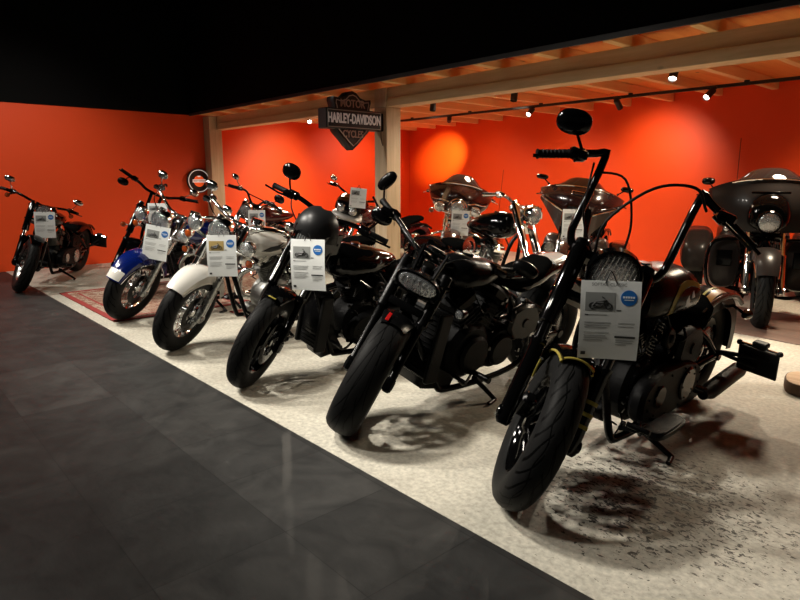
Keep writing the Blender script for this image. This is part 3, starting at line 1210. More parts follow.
def tile_mat():
    m, nt, b, N, L = nodes('dark_slate_tiles')
    tc = N.new('ShaderNodeTexCoord')
    mp = N.new('ShaderNodeMapping')
    mp.inputs['Location'].default_value = (2.785 + .4865, -.570 + .4865, 0)
    mp.inputs['Rotation'].default_value = (0, 0, R_(0))
    L.new(tc.outputs['Object'], mp.inputs[0])
    br = N.new('ShaderNodeTexBrick')
    br.offset = .0
    br.inputs['Scale'].default_value = 1
    br.inputs['Brick Width'].default_value = .4865
    br.inputs['Row Height'].default_value = .4865
    br.inputs['Mortar Size'].default_value = .0022
    br.inputs['Mortar Smooth'].default_value = .3
    br.inputs['Color1'].default_value = (.30, .30, .30, 1)
    br.inputs['Color2'].default_value = (1, 1, 1, 1)
    br.inputs['Mortar'].default_value = (.0, .0, .0, 1)
    L.new(mp.outputs[0], br.inputs['Vector'])
    n1 = N.new('ShaderNodeTexNoise')
    n1.inputs['Scale'].default_value = 4.5
    n1.inputs['Detail'].default_value = 9
    n1.inputs['Roughness'].default_value = .65
    n1.inputs['Distortion'].default_value = .8
    L.new(tc.outputs['Object'], n1.inputs['Vector'])
    rp = N.new('ShaderNodeValToRGB')
    rp.color_ramp.elements[0].position = .3
    rp.color_ramp.elements[0].color = (.010, .010, .0097, 1)
    rp.color_ramp.elements[1].position = .72
    rp.color_ramp.elements[1].color = (.042, .0405, .038, 1)
    L.new(n1.outputs['Fac'], rp.inputs[0])
    mx = N.new('ShaderNodeMix')
    mx.data_type = 'RGBA'
    mx.blend_type = 'MULTIPLY'
    mx.inputs['Factor'].default_value = .9
    L.new(rp.outputs[0], mx.inputs['A'])
    L.new(br.outputs['Color'], mx.inputs['B'])
    L.new(mx.outputs['Result'], b.inputs['Base Color'])
    rr = N.new('ShaderNodeMapRange')
    rr.inputs['To Min'].default_value = .46
    rr.inputs['To Max'].default_value = .60
    L.new(n1.outputs['Fac'], rr.inputs[0])
    L.new(rr.outputs[0], b.inputs['Roughness'])
    n2 = N.new('ShaderNodeTexNoise')
    n2.inputs['Scale'].default_value = 22
    n2.inputs['Detail'].default_value = 6
    mp3 = N.new('ShaderNodeMapping')
    mp3.inputs['Scale'].default_value = (1, 1.6, 1)
    L.new(tc.outputs['Object'], mp3.inputs[0])
    L.new(mp3.outputs[0], n2.inputs['Vector'])
    bp = N.new('ShaderNodeBump')
    bp.inputs['Strength'].default_value = .22
    bp.inputs['Distance'].default_value = .004
    L.new(n2.outputs['Fac'], bp.inputs['Height'])
    L.new(bp.outputs['Normal'], b.inputs['Normal'])
    return m


def rug_mat(name, c1, c2, c3):
    m, nt, b, N, L = nodes(name)
    tc = N.new('ShaderNodeTexCoord')
    vo = N.new('ShaderNodeTexVoronoi')
    vo.inputs['Scale'].default_value = 13
    L.new(tc.outputs['Object'], vo.inputs['Vector'])
    nz = N.new('ShaderNodeTexNoise')
    nz.inputs['Scale'].default_value = 30
    nz.inputs['Distortion'].default_value = 2
    L.new(tc.outputs['Object'], nz.inputs['Vector'])
    r1 = N.new('ShaderNodeValToRGB')
    r1.color_ramp.interpolation = 'CONSTANT'
    e = r1.color_ramp.elements
    e[0].color = (*c1, 1)
    e[1].position = .30
    e[1].color = (*c2, 1)
    x = e.new(.42)
    x.color = (*c1, 1)
    x = e.new(.60)
    x.color = (*c3, 1)
    L.new(vo.outputs['Distance'], r1.inputs[0])
    mx = N.new('ShaderNodeMix')
    mx.data_type = 'RGBA'
    L.new(math_n(N, L, 'GREATER_THAN', nz.outputs['Fac'], .54), mx.inputs['Factor'])
    L.new(r1.outputs[0], mx.inputs['A'])
    mx.inputs['B'].default_value = (*c2, 1)
    L.new(mx.outputs['Result'], b.inputs['Base Color'])
    b.inputs['Roughness'].default_value = .9
    return m


ORANGEW = pmat('orange_wall_paint', (.82, .068, .004), .55, bump=.04, nscale=120)
BLACKW = pmat('black_wall_paint', (.002, .002, .002), .8, spec=.1)
BEAMW = wood_mat('spruce_beam', (.56, .40, .21), (.70, .53, .32), 0)
JOISTW = wood_mat('spruce_joist', (.80, .46, .18), (.90, .60, .28), 1)
PLANKW = wood_mat('spruce_boards_orange_glow', (.80, .27, .055), (.90, .37, .09), 1, .8)  # orange bounce from the walls is put into the board colour
POSTW = wood_mat('spruce_post', (.47, .35, .21), (.62, .48, .32), 2)
CONC = concrete_mat()
TILE = tile_mat()


def slab(name, x0, x1, y0, y1, z0, z1, m, bev=.0):
    mb = MB()
    c = Vector(((x0 + x1) / 2, (y0 + y1) / 2, (z0 + z1) / 2))
    mb.box((0, 0, 0), (x1 - x0, y1 - y0, z1 - z0), None, max(bev, .0005))
    o = mb.build(name, m)
    o.location = c
    return o


# floors: pale concrete display area and the dark tiled aisle
mb = MB()
mb.add([(XL - .2, EDGE, 0), (5, EDGE, 0), (5, 11, 0), (XL - .2, 11, 0), (XL - .2, EDGE, -.1), (5, EDGE, -.1), (5, 11, -.1), (XL - .2, 11, -.1)],
       [(0, 1, 2, 3), (7, 6, 5, 4), (0, 4, 5, 1), (1, 5, 6, 2), (2, 6, 7, 3), (3, 7, 4, 0)])
struct(mb.build('floor', CONC))
mb = MB()
mb.add([(XL - .2, -6, 0), (5, -6, 0), (5, EDGE, 0), (XL - .2, EDGE, 0), (XL - .2, -6, -.1), (5, -6, -.1), (5, EDGE, -.1), (XL - .2, EDGE, -.1)],
       [(0, 1, 2, 3), (7, 6, 5, 4), (0, 4, 5, 1), (1, 5, 6, 2), (2, 6, 7, 3), (3, 7, 4, 0)])
struct(mb.build('floor_aisle', TILE))

# left wall: orange below, black above
struct(slab('wall_left', XL - .2, XL, -6, 9.45, 0, 2.335, ORANGEW))
struct(slab('wall_left_upper', XL - .2, XL + .01, -6, 4.5, 2.335, 4.3, BLACKW))
struct(slab('wall_left_gable', XL - .2, XL, 4.5, 9.45, 2.335, 2.56, ORANGEW))
# back wall, a little out of square
mb = MB()
xa, xb = XL - .2, 5.
mb.add([(xa, wall_y(xa), 0), (xb, wall_y(xb), 0), (xb, wall_y(xb) + .2, 0), (xa, wall_y(xa) + .2, 0),
        (xa, wall_y(xa), 2.56), (xb, wall_y(xb), 2.56), (xb, wall_y(xb) + .2, 2.56), (xa, wall_y(xa) + .2, 2.56)],
       [(0, 1, 5, 4), (1, 2, 6, 5), (2, 3, 7, 6), (3, 0, 4, 7), (4, 5, 6, 7), (3, 2, 1, 0)])
struct(mb.build('wall_back', ORANGEW))
# black front of the gallery and the black ceiling of the hall
struct(slab('wall_gallery_front', XL, 5, 4.44, 4.50, 2.335, 4.3, BLACKW))
struct(slab('ceiling', XL - .2, 5, -6, 4.5, 4.3, 4.4, BLACKW))
struct(slab('trim_gallery_edge', XL, 5, 4.425, 4.44, 2.318, 2.36, pmat('grey_edge_trim', (.05, .05, .055), .4)))
# gallery floor boards seen from below
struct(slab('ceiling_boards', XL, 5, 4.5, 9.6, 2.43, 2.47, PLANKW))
# joists
x = XL + .25
while x < 2.:
    o = slab('ceiling_joist', x - .035, x + .035, 4.505, wall_y(x) - .002, 2.325, 2.43, JOISTW, .004)
    struct(o)
    x += .66
# beam in two layers, posts
struct(slab('beam_lower', XL + .0, 3, 4.80, 4.98, 2.11, 2.205, BEAMW, .004))
struct(slab('beam_upper', XL + .0, 3, 4.815, 4.98, 2.2055, 2.3245, BEAMW, .004))
struct(slab('post', -10.145, -9.925, 4.66, 4.88, 0, 2.1095, POSTW, .004))
struct(slab('post', -5.77, -5.55, 4.78, 5.0, 0, 2.1095, POSTW, .004))
# side lap of the post in front of the upper beam
struct(slab('post_cap', -5.76, -5.56, 4.775, 4.7995, 2.11, 2.32, POSTW, .003))
struct(slab('post_cap', -10.145, -9.925, 4.66, 4.7985, 2.1105, 2.32, POSTW, .003))

# --- rugs, mat, wood slices
RUGA = rug_mat('red_beige_rug', (.30, .20, .135), (.18, .065, .042), (.36, .28, .21))
RUGR = pmat('rug_border_red', (.24, .020, .016), .9)


def rug(label, x0, x1, y0, y1, rot=0., z=.0):
    r = empty('rug', ((x0 + x1) / 2, (y0 + y1) / 2, z), (0, 0, R_(rot)))
    tag(r, label, 'rug')
    w, d = x1 - x0, y1 - y0
    MB().box((0, 0, .005), (w, d, .008), None, .003).build('pile', RUGA, r)
    b = MB()
    for sx in (-1, 1):
        b.box((sx * (w / 2 - .03), 0, .007), (.06, d, .010), None, .003)
        b.box((0, sx * (d / 2 - .03), .007), (w, .06, .010), None, .003)
    b.build('border', RUGR, r)
    for q in (.16,):
        b2 = MB()
        for sx in (-1, 1):
            b2.box((sx * (w / 2 - q), 0, .006), (.025, d - 2 * q, .009), None, .002)
            b2.box((0, sx * (d / 2 - q), .006), (w - 2 * q, .025, .009), None, .002)
        b2.build('inner_line', RUGR, r)
    return r


rug('faded red patterned rug under the blue fendered motorcycle', -7.72, -5.79, 1.69, 3.10)
rug('small reddish rug showing behind the white fendered front wheel', -5.5, -4.74, 2.68, 3.9)

MATW = wood_mat('dark_oak_mat', (.085, .05, .035), (.17, .11, .085), 0)
o = MB().box((0, 0, .004), (3.0, 1.15, .007), None, .002).build('floor_mat', MATW)
o.location = (-1.25, 6.02, 0)
o.rotation_euler = (0, 0, R_(-5))
tag(o, 'dark wood look floor mat under the three wheeler', 'mat')

LOGW = wood_mat('pale_log', (.40, .26, .14), (.56, .40, .25), 0, 1.6)
BARK = pmat('bark_edge', (.11, .065, .04), .85, bump=.5, nscale=30)


def log_slice(label, x, y, r, h):
    mb = MB()
    rr = []
    n = 30
    wob = [1 + .035 * math.sin(3 * t * 2 * PI / n + 1) + .02 * math.sin(5 * t * 2 * PI / n) for t in range(n)]
    for z, k in ((0, .97), (h * .25, 1.), (h * .8, 1.), (h, .975)):
        rr.append([Vector((r * k * wob[t] * math.cos(2 * PI * t / n), r * k * wob[t] * math.sin(2 * PI * t / n), z)) for t in range(n)])
    mb.rings(rr)
    o = mb.build('wood_slice', BARK)
    o.location = (x, y, .0005)
    tag(o, label, 'wood slice')
    t = MB()
    t.rings([[Vector((r * .95 * wob[k] * math.cos(2 * PI * k / n), r * .95 * wob[k] * math.sin(2 * PI * k / n), z)) for k in range(n)] for z in (h - .002, h + .002)])
    t.build('cut_face', LOGW, o)
    return o


log_slice('round wood slice on the concrete at the right edge, beside the gold trimmed motorcycle', -.93, 4.30, .20, .07)
log_slice('round wood slice standing behind the three wheeler by the orange wall', -1.25, 7.75, .20, .12)

# --- track and spots
TRACKM = pmat('black_track', (.006, .006, .006), .45)
LAMPON = emat('lit_led', (1., .93, .82), 14.)
LAMPOFF = pmat('dark_reflector', (.05, .045, .04), .3, metal=.6)


def track(label, x0, x1, y, z=2.30, dy=0.):
    r = empty('track_rail', (x0, y, z))
    tag(r, label, 'light track')
    ln = math.hypot(x1 - x0, dy)
    rot = Matrix.Rotation(math.atan2(dy, x1 - x0), 3, 'Z')
    MB().box(rot @ Vector((ln / 2, 0, -.012)), (ln, .036, .034), rot, .004).build('rail', TRACKM, r)
    k = .4
    while k < ln:
        MB().box(rot @ Vector((k, 0, .013)), (.05, .03, .022), rot, .003).build('ceiling_clip', TRACKM, r)
        k += 1.32
    return r


track('long black spotlight track running below the joists in front of the back wall', -9.6, 1.5, 7.38, 2.300, -.12)
track('black spotlight track just behind the wooden beam', -9.6, 1.5, 5.52, 2.300)


def spot(label, x, y, aim, z=2.29, lit=True, power=60., size=55, blend=.6, col=(1, .86, .68), length=.15, r=.036, drop=.06, soft=.03):
    t = empty('track_spotlight', (x, y, z))
    tag(t, label, 'spotlight', 'track spotlights under the gallery')
    d = (Vector(aim) - Vector((x, y, z - drop))).normalized()
    c0 = Vector((0, 0, -drop))
    MB().box((0, 0, -.022), (.10, .034, .028), None, .005).tube([(0, 0, -.03), (0, 0, -drop)], .008, 8).build('adapter', TRACKM, t)
    a, b = c0 - d * .03, c0 + d * (length - .03)
    can = MB()
    can.lathe([(.001, 0), (r * .85, 0), (r, .006), (r, length - .002), (r * .94, length), (r * .90, length - .004), (r * .88, length - .022), (.001, length - .022)], a, d, 24)
    o = can.build('housing', TRACKM, t)
    MB().lathe([(.001, length - .0215), (r * .86, length - .0215), (r * .86, length - .0175), (.001, length - .013)], a, d, 20).build('lamp_lens', LAMPON if lit else LAMPOFF, o)
    if lit:
        l = bpy.data.lights.new('spot', 'SPOT')
        l.energy = power
        l.color = col
        l.spot_size = R_(size)
        l.spot_blend = blend
        l.shadow_soft_size = soft
        lo = bpy.data.objects.new('spot_beam', l)
        COL.objects.link(lo)
        p = Vector((x, y, z)) + b + d * .012
        lo.location = p
        lo.rotation_euler = d.to_track_quat('-Z', 'Y').to_euler()
    return t
# ------------------------------------------------------------------ hanging signs and tags
def add_text(mb, txt, size, depth, org, ux, uy, bold=0., sx=1., squash=1., arc=None):
    me = text_mesh(txt, size, depth, bold)
    org, ux, uy = Vector(org), Vector(ux).normalized(), Vector(uy).normalized()
    n = ux.cross(uy)
    vs = []
    for v in me.vertices:
        x, y = v.co.x * sx, v.co.y * squash
        if arc:
            y += arc(x)
        vs.append(org + ux * x + uy * y + n * v.co.z)
    mb.add(vs, [tuple(p.vertices) for p in me.polygons])
    bpy.data.meshes.remove(me)


def bar_sign():
    r = empty('blade_sign', (-5.66, 4.345, 1.935))
    tag(r, 'black bar and shield blade sign with pale lettering on the wooden post', 'sign')
    BOX = pmat('sign_black', (.006, .006, .006), .4)
    EDG = pmat('sign_outline', (.36, .27, .23), .5)
    LET = emat('sign_lettering', (.62, .56, .52), .12)
    LET2 = pmat('sign_dim_lettering', (.34, .22, .18), .5)
    # local: x = +X (thickness), y along the aisle, face normal +X; text runs along +y
    half = [(0, .31), (.05, .295), (.10, .245), (.17, .225), (.235, .235), (.24, .20), (.225, .15), (.225, .04), (.235, -.06), (.20, -.13), (.13, -.20), (.06, -.275), (0, -.325)]
    half = [(a * 1.1, b) for a, b in half]
    shield = half + [(-a, b) for a, b in reversed(half[1:-1])]
    UX, UY = (0, 1, 0), (0, 0, 1)
    m = MB()
    m.prism(shield, (0, -.02, 0), UX, UY, .13, .008)
    m.build('shield_box', BOX, r)
    ol = MB()
    for sd in (1, -1):
        pts = [Vector((sd * .068, -.02 + a * .86, b * .86)) for a, b in shield]
        pts.append(pts[0])
        ol.tube(pts, .006, 6)
    ol.build('shield_outline', EDG, r)
    b = MB()
    b.box((0, .0, .005), (.16, .78, .215), None, .008)
    bo = b.build('bar_box', BOX, r)
    e = MB()
    for sd in (1, -1):
        for z in (-.085, .095):
            e.box((sd * .081, 0, z), (.006, .74, .010), None, .002)
        for y in (-.37, .37):
            e.box((sd * .081, y, .005), (.006, .010, .19), None, .002)
    e.build('bar_outline', pmat('bar_outline_grey', (.24, .22, .20), .5), bo)
    t = MB()
    add_text(t, 'HARLEY-DAVIDSON', .125, .003, (.083, 0, .005), UX, UY, .0035, .66, 1.15)
    t.build('bar_lettering', LET, bo)
    t = MB()
    add_text(t, 'HARLEY-DAVIDSON', .125, .003, (-.083, 0, .005), (0, -1, 0), UY, .0035, .66, 1.15)
    t.build('bar_lettering', LET, bo)
    t = MB()
    add_text(t, 'MOTOR', .115, .003, (.067, -.02, .170), UX, UY, .002, .82, 1.0)
    t.build('shield_lettering', LET2, r)
    t = MB()
    add_text(t, 'CYCLES', .115, .003, (.067, -.02, -.155), UX, UY, .002, .72, .95, arc=lambda x: -.18 * (abs(x) * -1 + .05) if False else 0)
    t.build('shield_lettering', LET2, r)
    t = MB()
    add_text(t, 'MOTOR', .115, .003, (-.067, -.02, .170), (0, -1, 0), UY, .002, .82, 1.0)
    t.build('shield_lettering', LET2, r)
    t = MB()
    add_text(t, 'CYCLES', .115, .003, (-.067, -.02, -.155), (0, -1, 0), UY, .002, .72, .95)
    t.build('shield_lettering', LET2, r)
    k = MB()
    k.box((0, .424, 0), (.11, .020, .20), None, .005).tube([(0, .385, .02), (0, .42, .02)], .02, 10)
    k.tube([(.03, .415, -.09), (.034, .42, -.2), (.05, .427, -.26)], .004, 6, 4)
    k.build('wall_bracket', BOX, r)


bar_sign()


def round_sign():
    c = Vector((-10.105, 4.50, 1.265))
    r = empty('round_sign', c, (0, 0, R_(90)))
    tag(r, 'round black sign with orange and white emblem on the orange wall', 'sign')
    BK = pmat('sign_disc_black', (.008, .008, .008), .35)
    MB().disc((0, 0, 0), (0, -1, 0), .205, .04, 40, .05).build('disc', BK, r)
    m = MB()
    m.lathe([(.176, .021), (.186, .021), (.186, .026), (.176, .026)], (0, 0, 0), (0, -1, 0), 40, loop=True)
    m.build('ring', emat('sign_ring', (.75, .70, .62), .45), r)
    e = MB()
    e.disc((.0, -.022, -.005), (0, -1, 0), .092, .006, 28)
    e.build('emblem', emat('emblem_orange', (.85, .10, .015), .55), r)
    e = MB()
    e.box((0, -.027, .0), (.23, .006, .050), None, .002)
    e.box((0, -.027, .075), (.05, .006, .02), None, .002)
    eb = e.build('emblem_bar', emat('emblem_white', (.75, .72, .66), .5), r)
    t = MB()
    add_text(t, 'HARLEY-DAVIDSON', .034, .001, (0, -.0305, 0), (1, 0, 0), (0, 0, 1), .001, .75, 1.1)
    t.build('emblem_lettering', pmat('emblem_text', (.5, .06, .01), .5), eb)
    MB().tube([(0, .0, 0), (0, .045, 0)], .03, 10).build('mount', BK, r)


round_sign()

TAGG = 'price sheets hung on the motorcycles'


def price_tag(label, p, yaw, roll=0., pitch=0., w=.215, h=.302, photo=PHOTO, curl=.012, sticker=True, glare=False, head=False, lines=True):
    """a printed sheet in a clear sleeve; p = centre in the world, faces yaw (0 = towards -Y)"""
    r = empty('price_tag', p, (R_(pitch), R_(roll), R_(yaw)))
    tag(r, label, 'price tag', TAGG)

    def P(x, z, lift=0.):
        # gentle curl of the sheet
        return Vector((x, -lift - curl * (math.cos(PI * z / h) - .5) - curl * .8 * (x / w) ** 2 * (.5 - z / h), z))
    m = MB()
    nx, nz = 8, 10
    m.shell(lambda u, v: P(u * w / 2, -h / 2 + h * v), nx, nz, .0016, (0, 1, 0))
    sh = m.build('sheet', PAPER, r)

    def patch(mb, x0, x1, z0, z1, lift=.0012, n=4):
        mb.shell(lambda u, v: P((x0 + x1) / 2 + u * (x1 - x0) / 2, z0 + (z1 - z0) * v, lift), n, n, .0008, (0, 1, 0))
    a = MB()
    patch(a, -w * .42, w * .08, h * .13, h * .36)
    po = a.build('photo', photo, r)
    # the little motorcycle in the picture
    b = MB()
    ox, oz, k = -w * .17, h * .19, w * .5

    def q(x, z):
        return P(ox + x * k, oz + z * k, .0028)
    for cx in (-.27, .27):
        b.tube([q(cx + .10 * math.cos(t * PI / 6), .02 + .10 * math.sin(t * PI / 6)) for t in range(13)], .0022, 5)
    b.tube([q(-.27, .02), q(-.12, .16), q(.06, .18), q(.18, .24)], .004, 6)
    b.tube([q(-.16, .03), q(.05, .03), q(.10, .12), q(-.10, .12)], .006, 6)
    b.tube([q(.27, .02), q(.14, .28), q(.05, .33)], .002, 5)
    b.build('pictured_motorcycle', INKD, po)
    if sticker:
        c = MB()
        n = 24
        cx, cz, rr = w * .30, h * .30, w * .135
        c.rings([[P(cx + rr * s_ * math.cos(2 * PI * t / n), cz + rr * s_ * math.sin(2 * PI * t / n), l) for t in range(n)] for s_, l in ((1., .0004), (1., .0016), (.5, .0016), (.02, .0016))])
        st = c.build('price_sticker', BLUEST, r)
        c = MB()
        for t in range(5):
            patch(c, cx - rr * .72 + t * rr * .30, cx - rr * .50 + t * rr * .30, cz - rr * .02, cz + rr * .22, .0024, 1)
        patch(c, cx - rr * .55, cx + rr * .6, cz - rr * .28, cz - rr * .20, .0024, 1)
        c.build('sticker_print', PAPER, st)
    d = MB()
    rnd = random.Random(int(abs(p[0]) * 1000))
    # small print, too fine to read
    z = h * .09
    for z, x0, x1 in ((.08, -.42, -.05), (-.02, -.42, .02), (-.05, -.42, .0), (-.08, -.42, -.04), (-.15, -.42, .0), (-.19, -.42, -.05), (-.22, -.42, -.02), (-.25, -.42, -.10), (-.02, .14, .42), (-.06, .14, .40), (-.24, .12, .42), (-.27, .12, .40), (-.30, .12, .30)):
        patch(d, x0 * w, x1 * w, z * h, (z + .010) * h, .0012, 2)
    d.build('small_print', INKL, r)
    d = MB()
    patch(d, .10 * w, .44 * w, -.205 * h, -.180 * h, .0014, 2)
    patch(d, -.45 * w, -.37 * w, -.45 * h, -.405 * h, .0014, 2)
    patch(d, -.42 * w, -.36 * w, .075 * h, .088 * h, .0014, 1)
    patch(d, .10 * w, .18 * w, .14 * h, .152 * h, .0014, 1)
    d.build('black_print', INKD, r)
    if head:
        d = MB()
        me = text_mesh('SOFTAIL CLASSIC', .0155, .0003, .0001)
        d.add([P(v.co.x - w * .03, v.co.y + h * .455, .0016) for v in me.vertices], [tuple(f.vertices) for f in me.polygons])
        d.build('heading', INK, r)
    e = MB()
    e.tube([P(-.02, h / 2 - .008, .002), P(-.004, h / 2 + .028, -.006), P(.004, h / 2 + .028, -.006), P(.02, h / 2 - .008, .002)], .0022, 6, 4)
    e.build('hanging_tie', RUBBER, r)
    return r
# ------------------------------------------------------------------ front row
FR = 'motorcycles in the front row'
BR = 'motorcycles in the back row'


def softail_body(m, seed, case=WRINKLE, cyl=WRINKLE, rocker=BLACK, cover=WRINKLE, derby=BLACK, ac=BLACK, pipe=BLACK, muff=None, rod=DARKST, board=True, left=False, fin=None):
    m.frame(SATIN)
    m.engine(case, cyl, cover, rocker, fin, rod)
    m.primary(cover, derby)
    m.air_cleaner(ac)
    m.exhaust(pipe, muff or pipe, left=left)
    m.footboards(SATIN, board)
    m.kickstand()
    m.side_box(cover)
    m.horn(cover)
    finish_common(m, seed)


SEAT_SOLO = [(-.60, .655, .03, .02, .02, 2.2), (-.57, .665, .10, .035, .03, 2.4), (-.45, .665, .145, .045, .05, 2.5), (-.30, .645, .14, .04, .06, 2.5), (-.18, .66, .10, .04, .05, 2.4), (-.10, .68, .06, .035, .03, 2.2), (-.06, .69, .02, .02, .02, 2)]
SEAT_TWO = [(-1.0, .745, .03, .015, .02, 2.2), (-.97, .745, .09, .035, .04, 2.4), (-.80, .735, .11, .045, .05, 2.5), (-.62, .70, .12, .05, .05, 2.5), (-.52, .66, .15, .05, .05, 2.5), (-.36, .64, .145, .04, .06, 2.5), (-.20, .66, .10, .04, .05, 2.4), (-.11, .68, .06, .035, .03, 2.2), (-.07, .69, .02, .02, .02, 2)]


# --- A: nearest, black with gold, tall angular bars
def bike_gold():
    m = Moto('nearest motorcycle, gloss black with gold trimmed tank and tall angular handlebar', (-1.404, 1.868), -2, 38, 7, 1.60, .335, .135, .335, .155, group=FR)
    m.fork(.75, .140, 'tele', BLACK, BLACK, BLACK, cover=BLACK)
    m.wheel(True, 'laced', BLACK, TREADC, spokem=DARKST)
    m.wheel(False, '9', BLACK, TREADC)
    m.caliper(-1)
    m.caliper(1)
    H = m.P(.66, 0, .115)
    m.headlight(H, .098, .15, BLACK, BLACK, LENS, brow=True)
    m.bars([(.435, .0, .975), (.43, .10, .965), (.425, .165, .966), (.405, .198, 1.01), (.38, .203, 1.08), (.285, .206, 1.325), (.288, .245, 1.322), (.35, .465, 1.235)], .0165, BLACK, .125, res=3)
    m.mirror(-1, (.36, -.385, 1.405), (.070, .050), BLACK, base=(.33, -.30, 1.31), tilt=-10)
    m.cable([(.33, -.24, 1.29), (.38, -.22, 1.2), (.40, -.18, 1.08), (.44, -.05, .93)])
    m.cable([(.33, .24, 1.29), (.40, .14, 1.36), (.42, .0, 1.30), (.43, -.10, 1.12), (.44, -.08, .98), (.44, -.02, .86)], .006)
    m.cable([(.32, -.22, 1.26), (.34, -.10, 1.28), (.40, -.01, 1.15), (.42, .02, 1.02), (.44, .03, .90)], .005)
    m.front_fender(m.Rf + .022, .078, 84, 170, (.015, .035, .03), BLACK, GOLD, edge=.005)
    for d in (.08, .13, .18):
        m.part(MB().tube([m.P(d - .008, .14), m.P(d + .008, .14)], .0338, 16), 'fork_band', GOLD, True)
    g = MB()
    g.disc((.40, .03, 1.0), (-.45, 0, 1), .055, .05, 26)
    m.part(g, 'speedometer', BLACK, True)
    t = m.tank(-.37, .31, .775, .172, .145, TANKB, nose=.7, rear=1.55)
    OX, OZ = -.10, .765
    oval = [(OX + .18 * math.cos(2 * PI * k / 22), OZ + .092 * math.sin(2 * PI * k / 22)) for k in range(22)]
    for sd in (-1, 1):
        m.tank_patch(t, oval, GOLD, 'gold_oval', sides=(sd,))
        m.tank_patch(t, [(OX + (x - OX) * .80, OZ + (z - OZ) * .74) for x, z in oval], TANKB, 'black_centre', .005, sides=(sd,))
        m.tank_patch(t, [(x - .24, z - .055) for x, z in ((.06, .80), (.12, .785), (.17, .80), (.185, .83), (.16, .852), (.165, .825), (.13, .802), (.09, .81))], SILVER, 'silver_swoosh', .007, sides=(sd,))
        m.tank_patch(t, [(x - .24, z - .055) for x, z in ((.09, .835), (.13, .832), (.12, .862), (.105, .868))], SILVER, 'silver_mark', .007, sides=(sd,))
    m.seat([(-.64, .665, .03, .02, .03, 2.2), (-.61, .665, .10, .04, .07, 2.4), (-.54, .645, .15, .045, .11, 2.5), (-.46, .61, .16, .05, .11, 2.5), (-.38, .61, .14, .05, .08, 2.4), (-.33, .63, .08, .03, .05, 2.2), (-.31, .64, .02, .02, .02, 2)])
    m.rear_fender(.115, 38, 186, .07, TANKB, R=m.Rr + .032, stripe=((.30, .40, GOLD), (.52, .80, COPPER)))
    m.tail(150)
    softail_body(m, 11, left=True, muff=WRINKLE, fin=DARKST)
    m.plate((-.84, .335, .355), .21, .15, -8, arm=(-.80, .14, .36))
    m.signal((-1.0, .19, .56), (-.98, .10, .60), BLACK, ORANGE, False, ax=(-1, 0, 0))
    return m


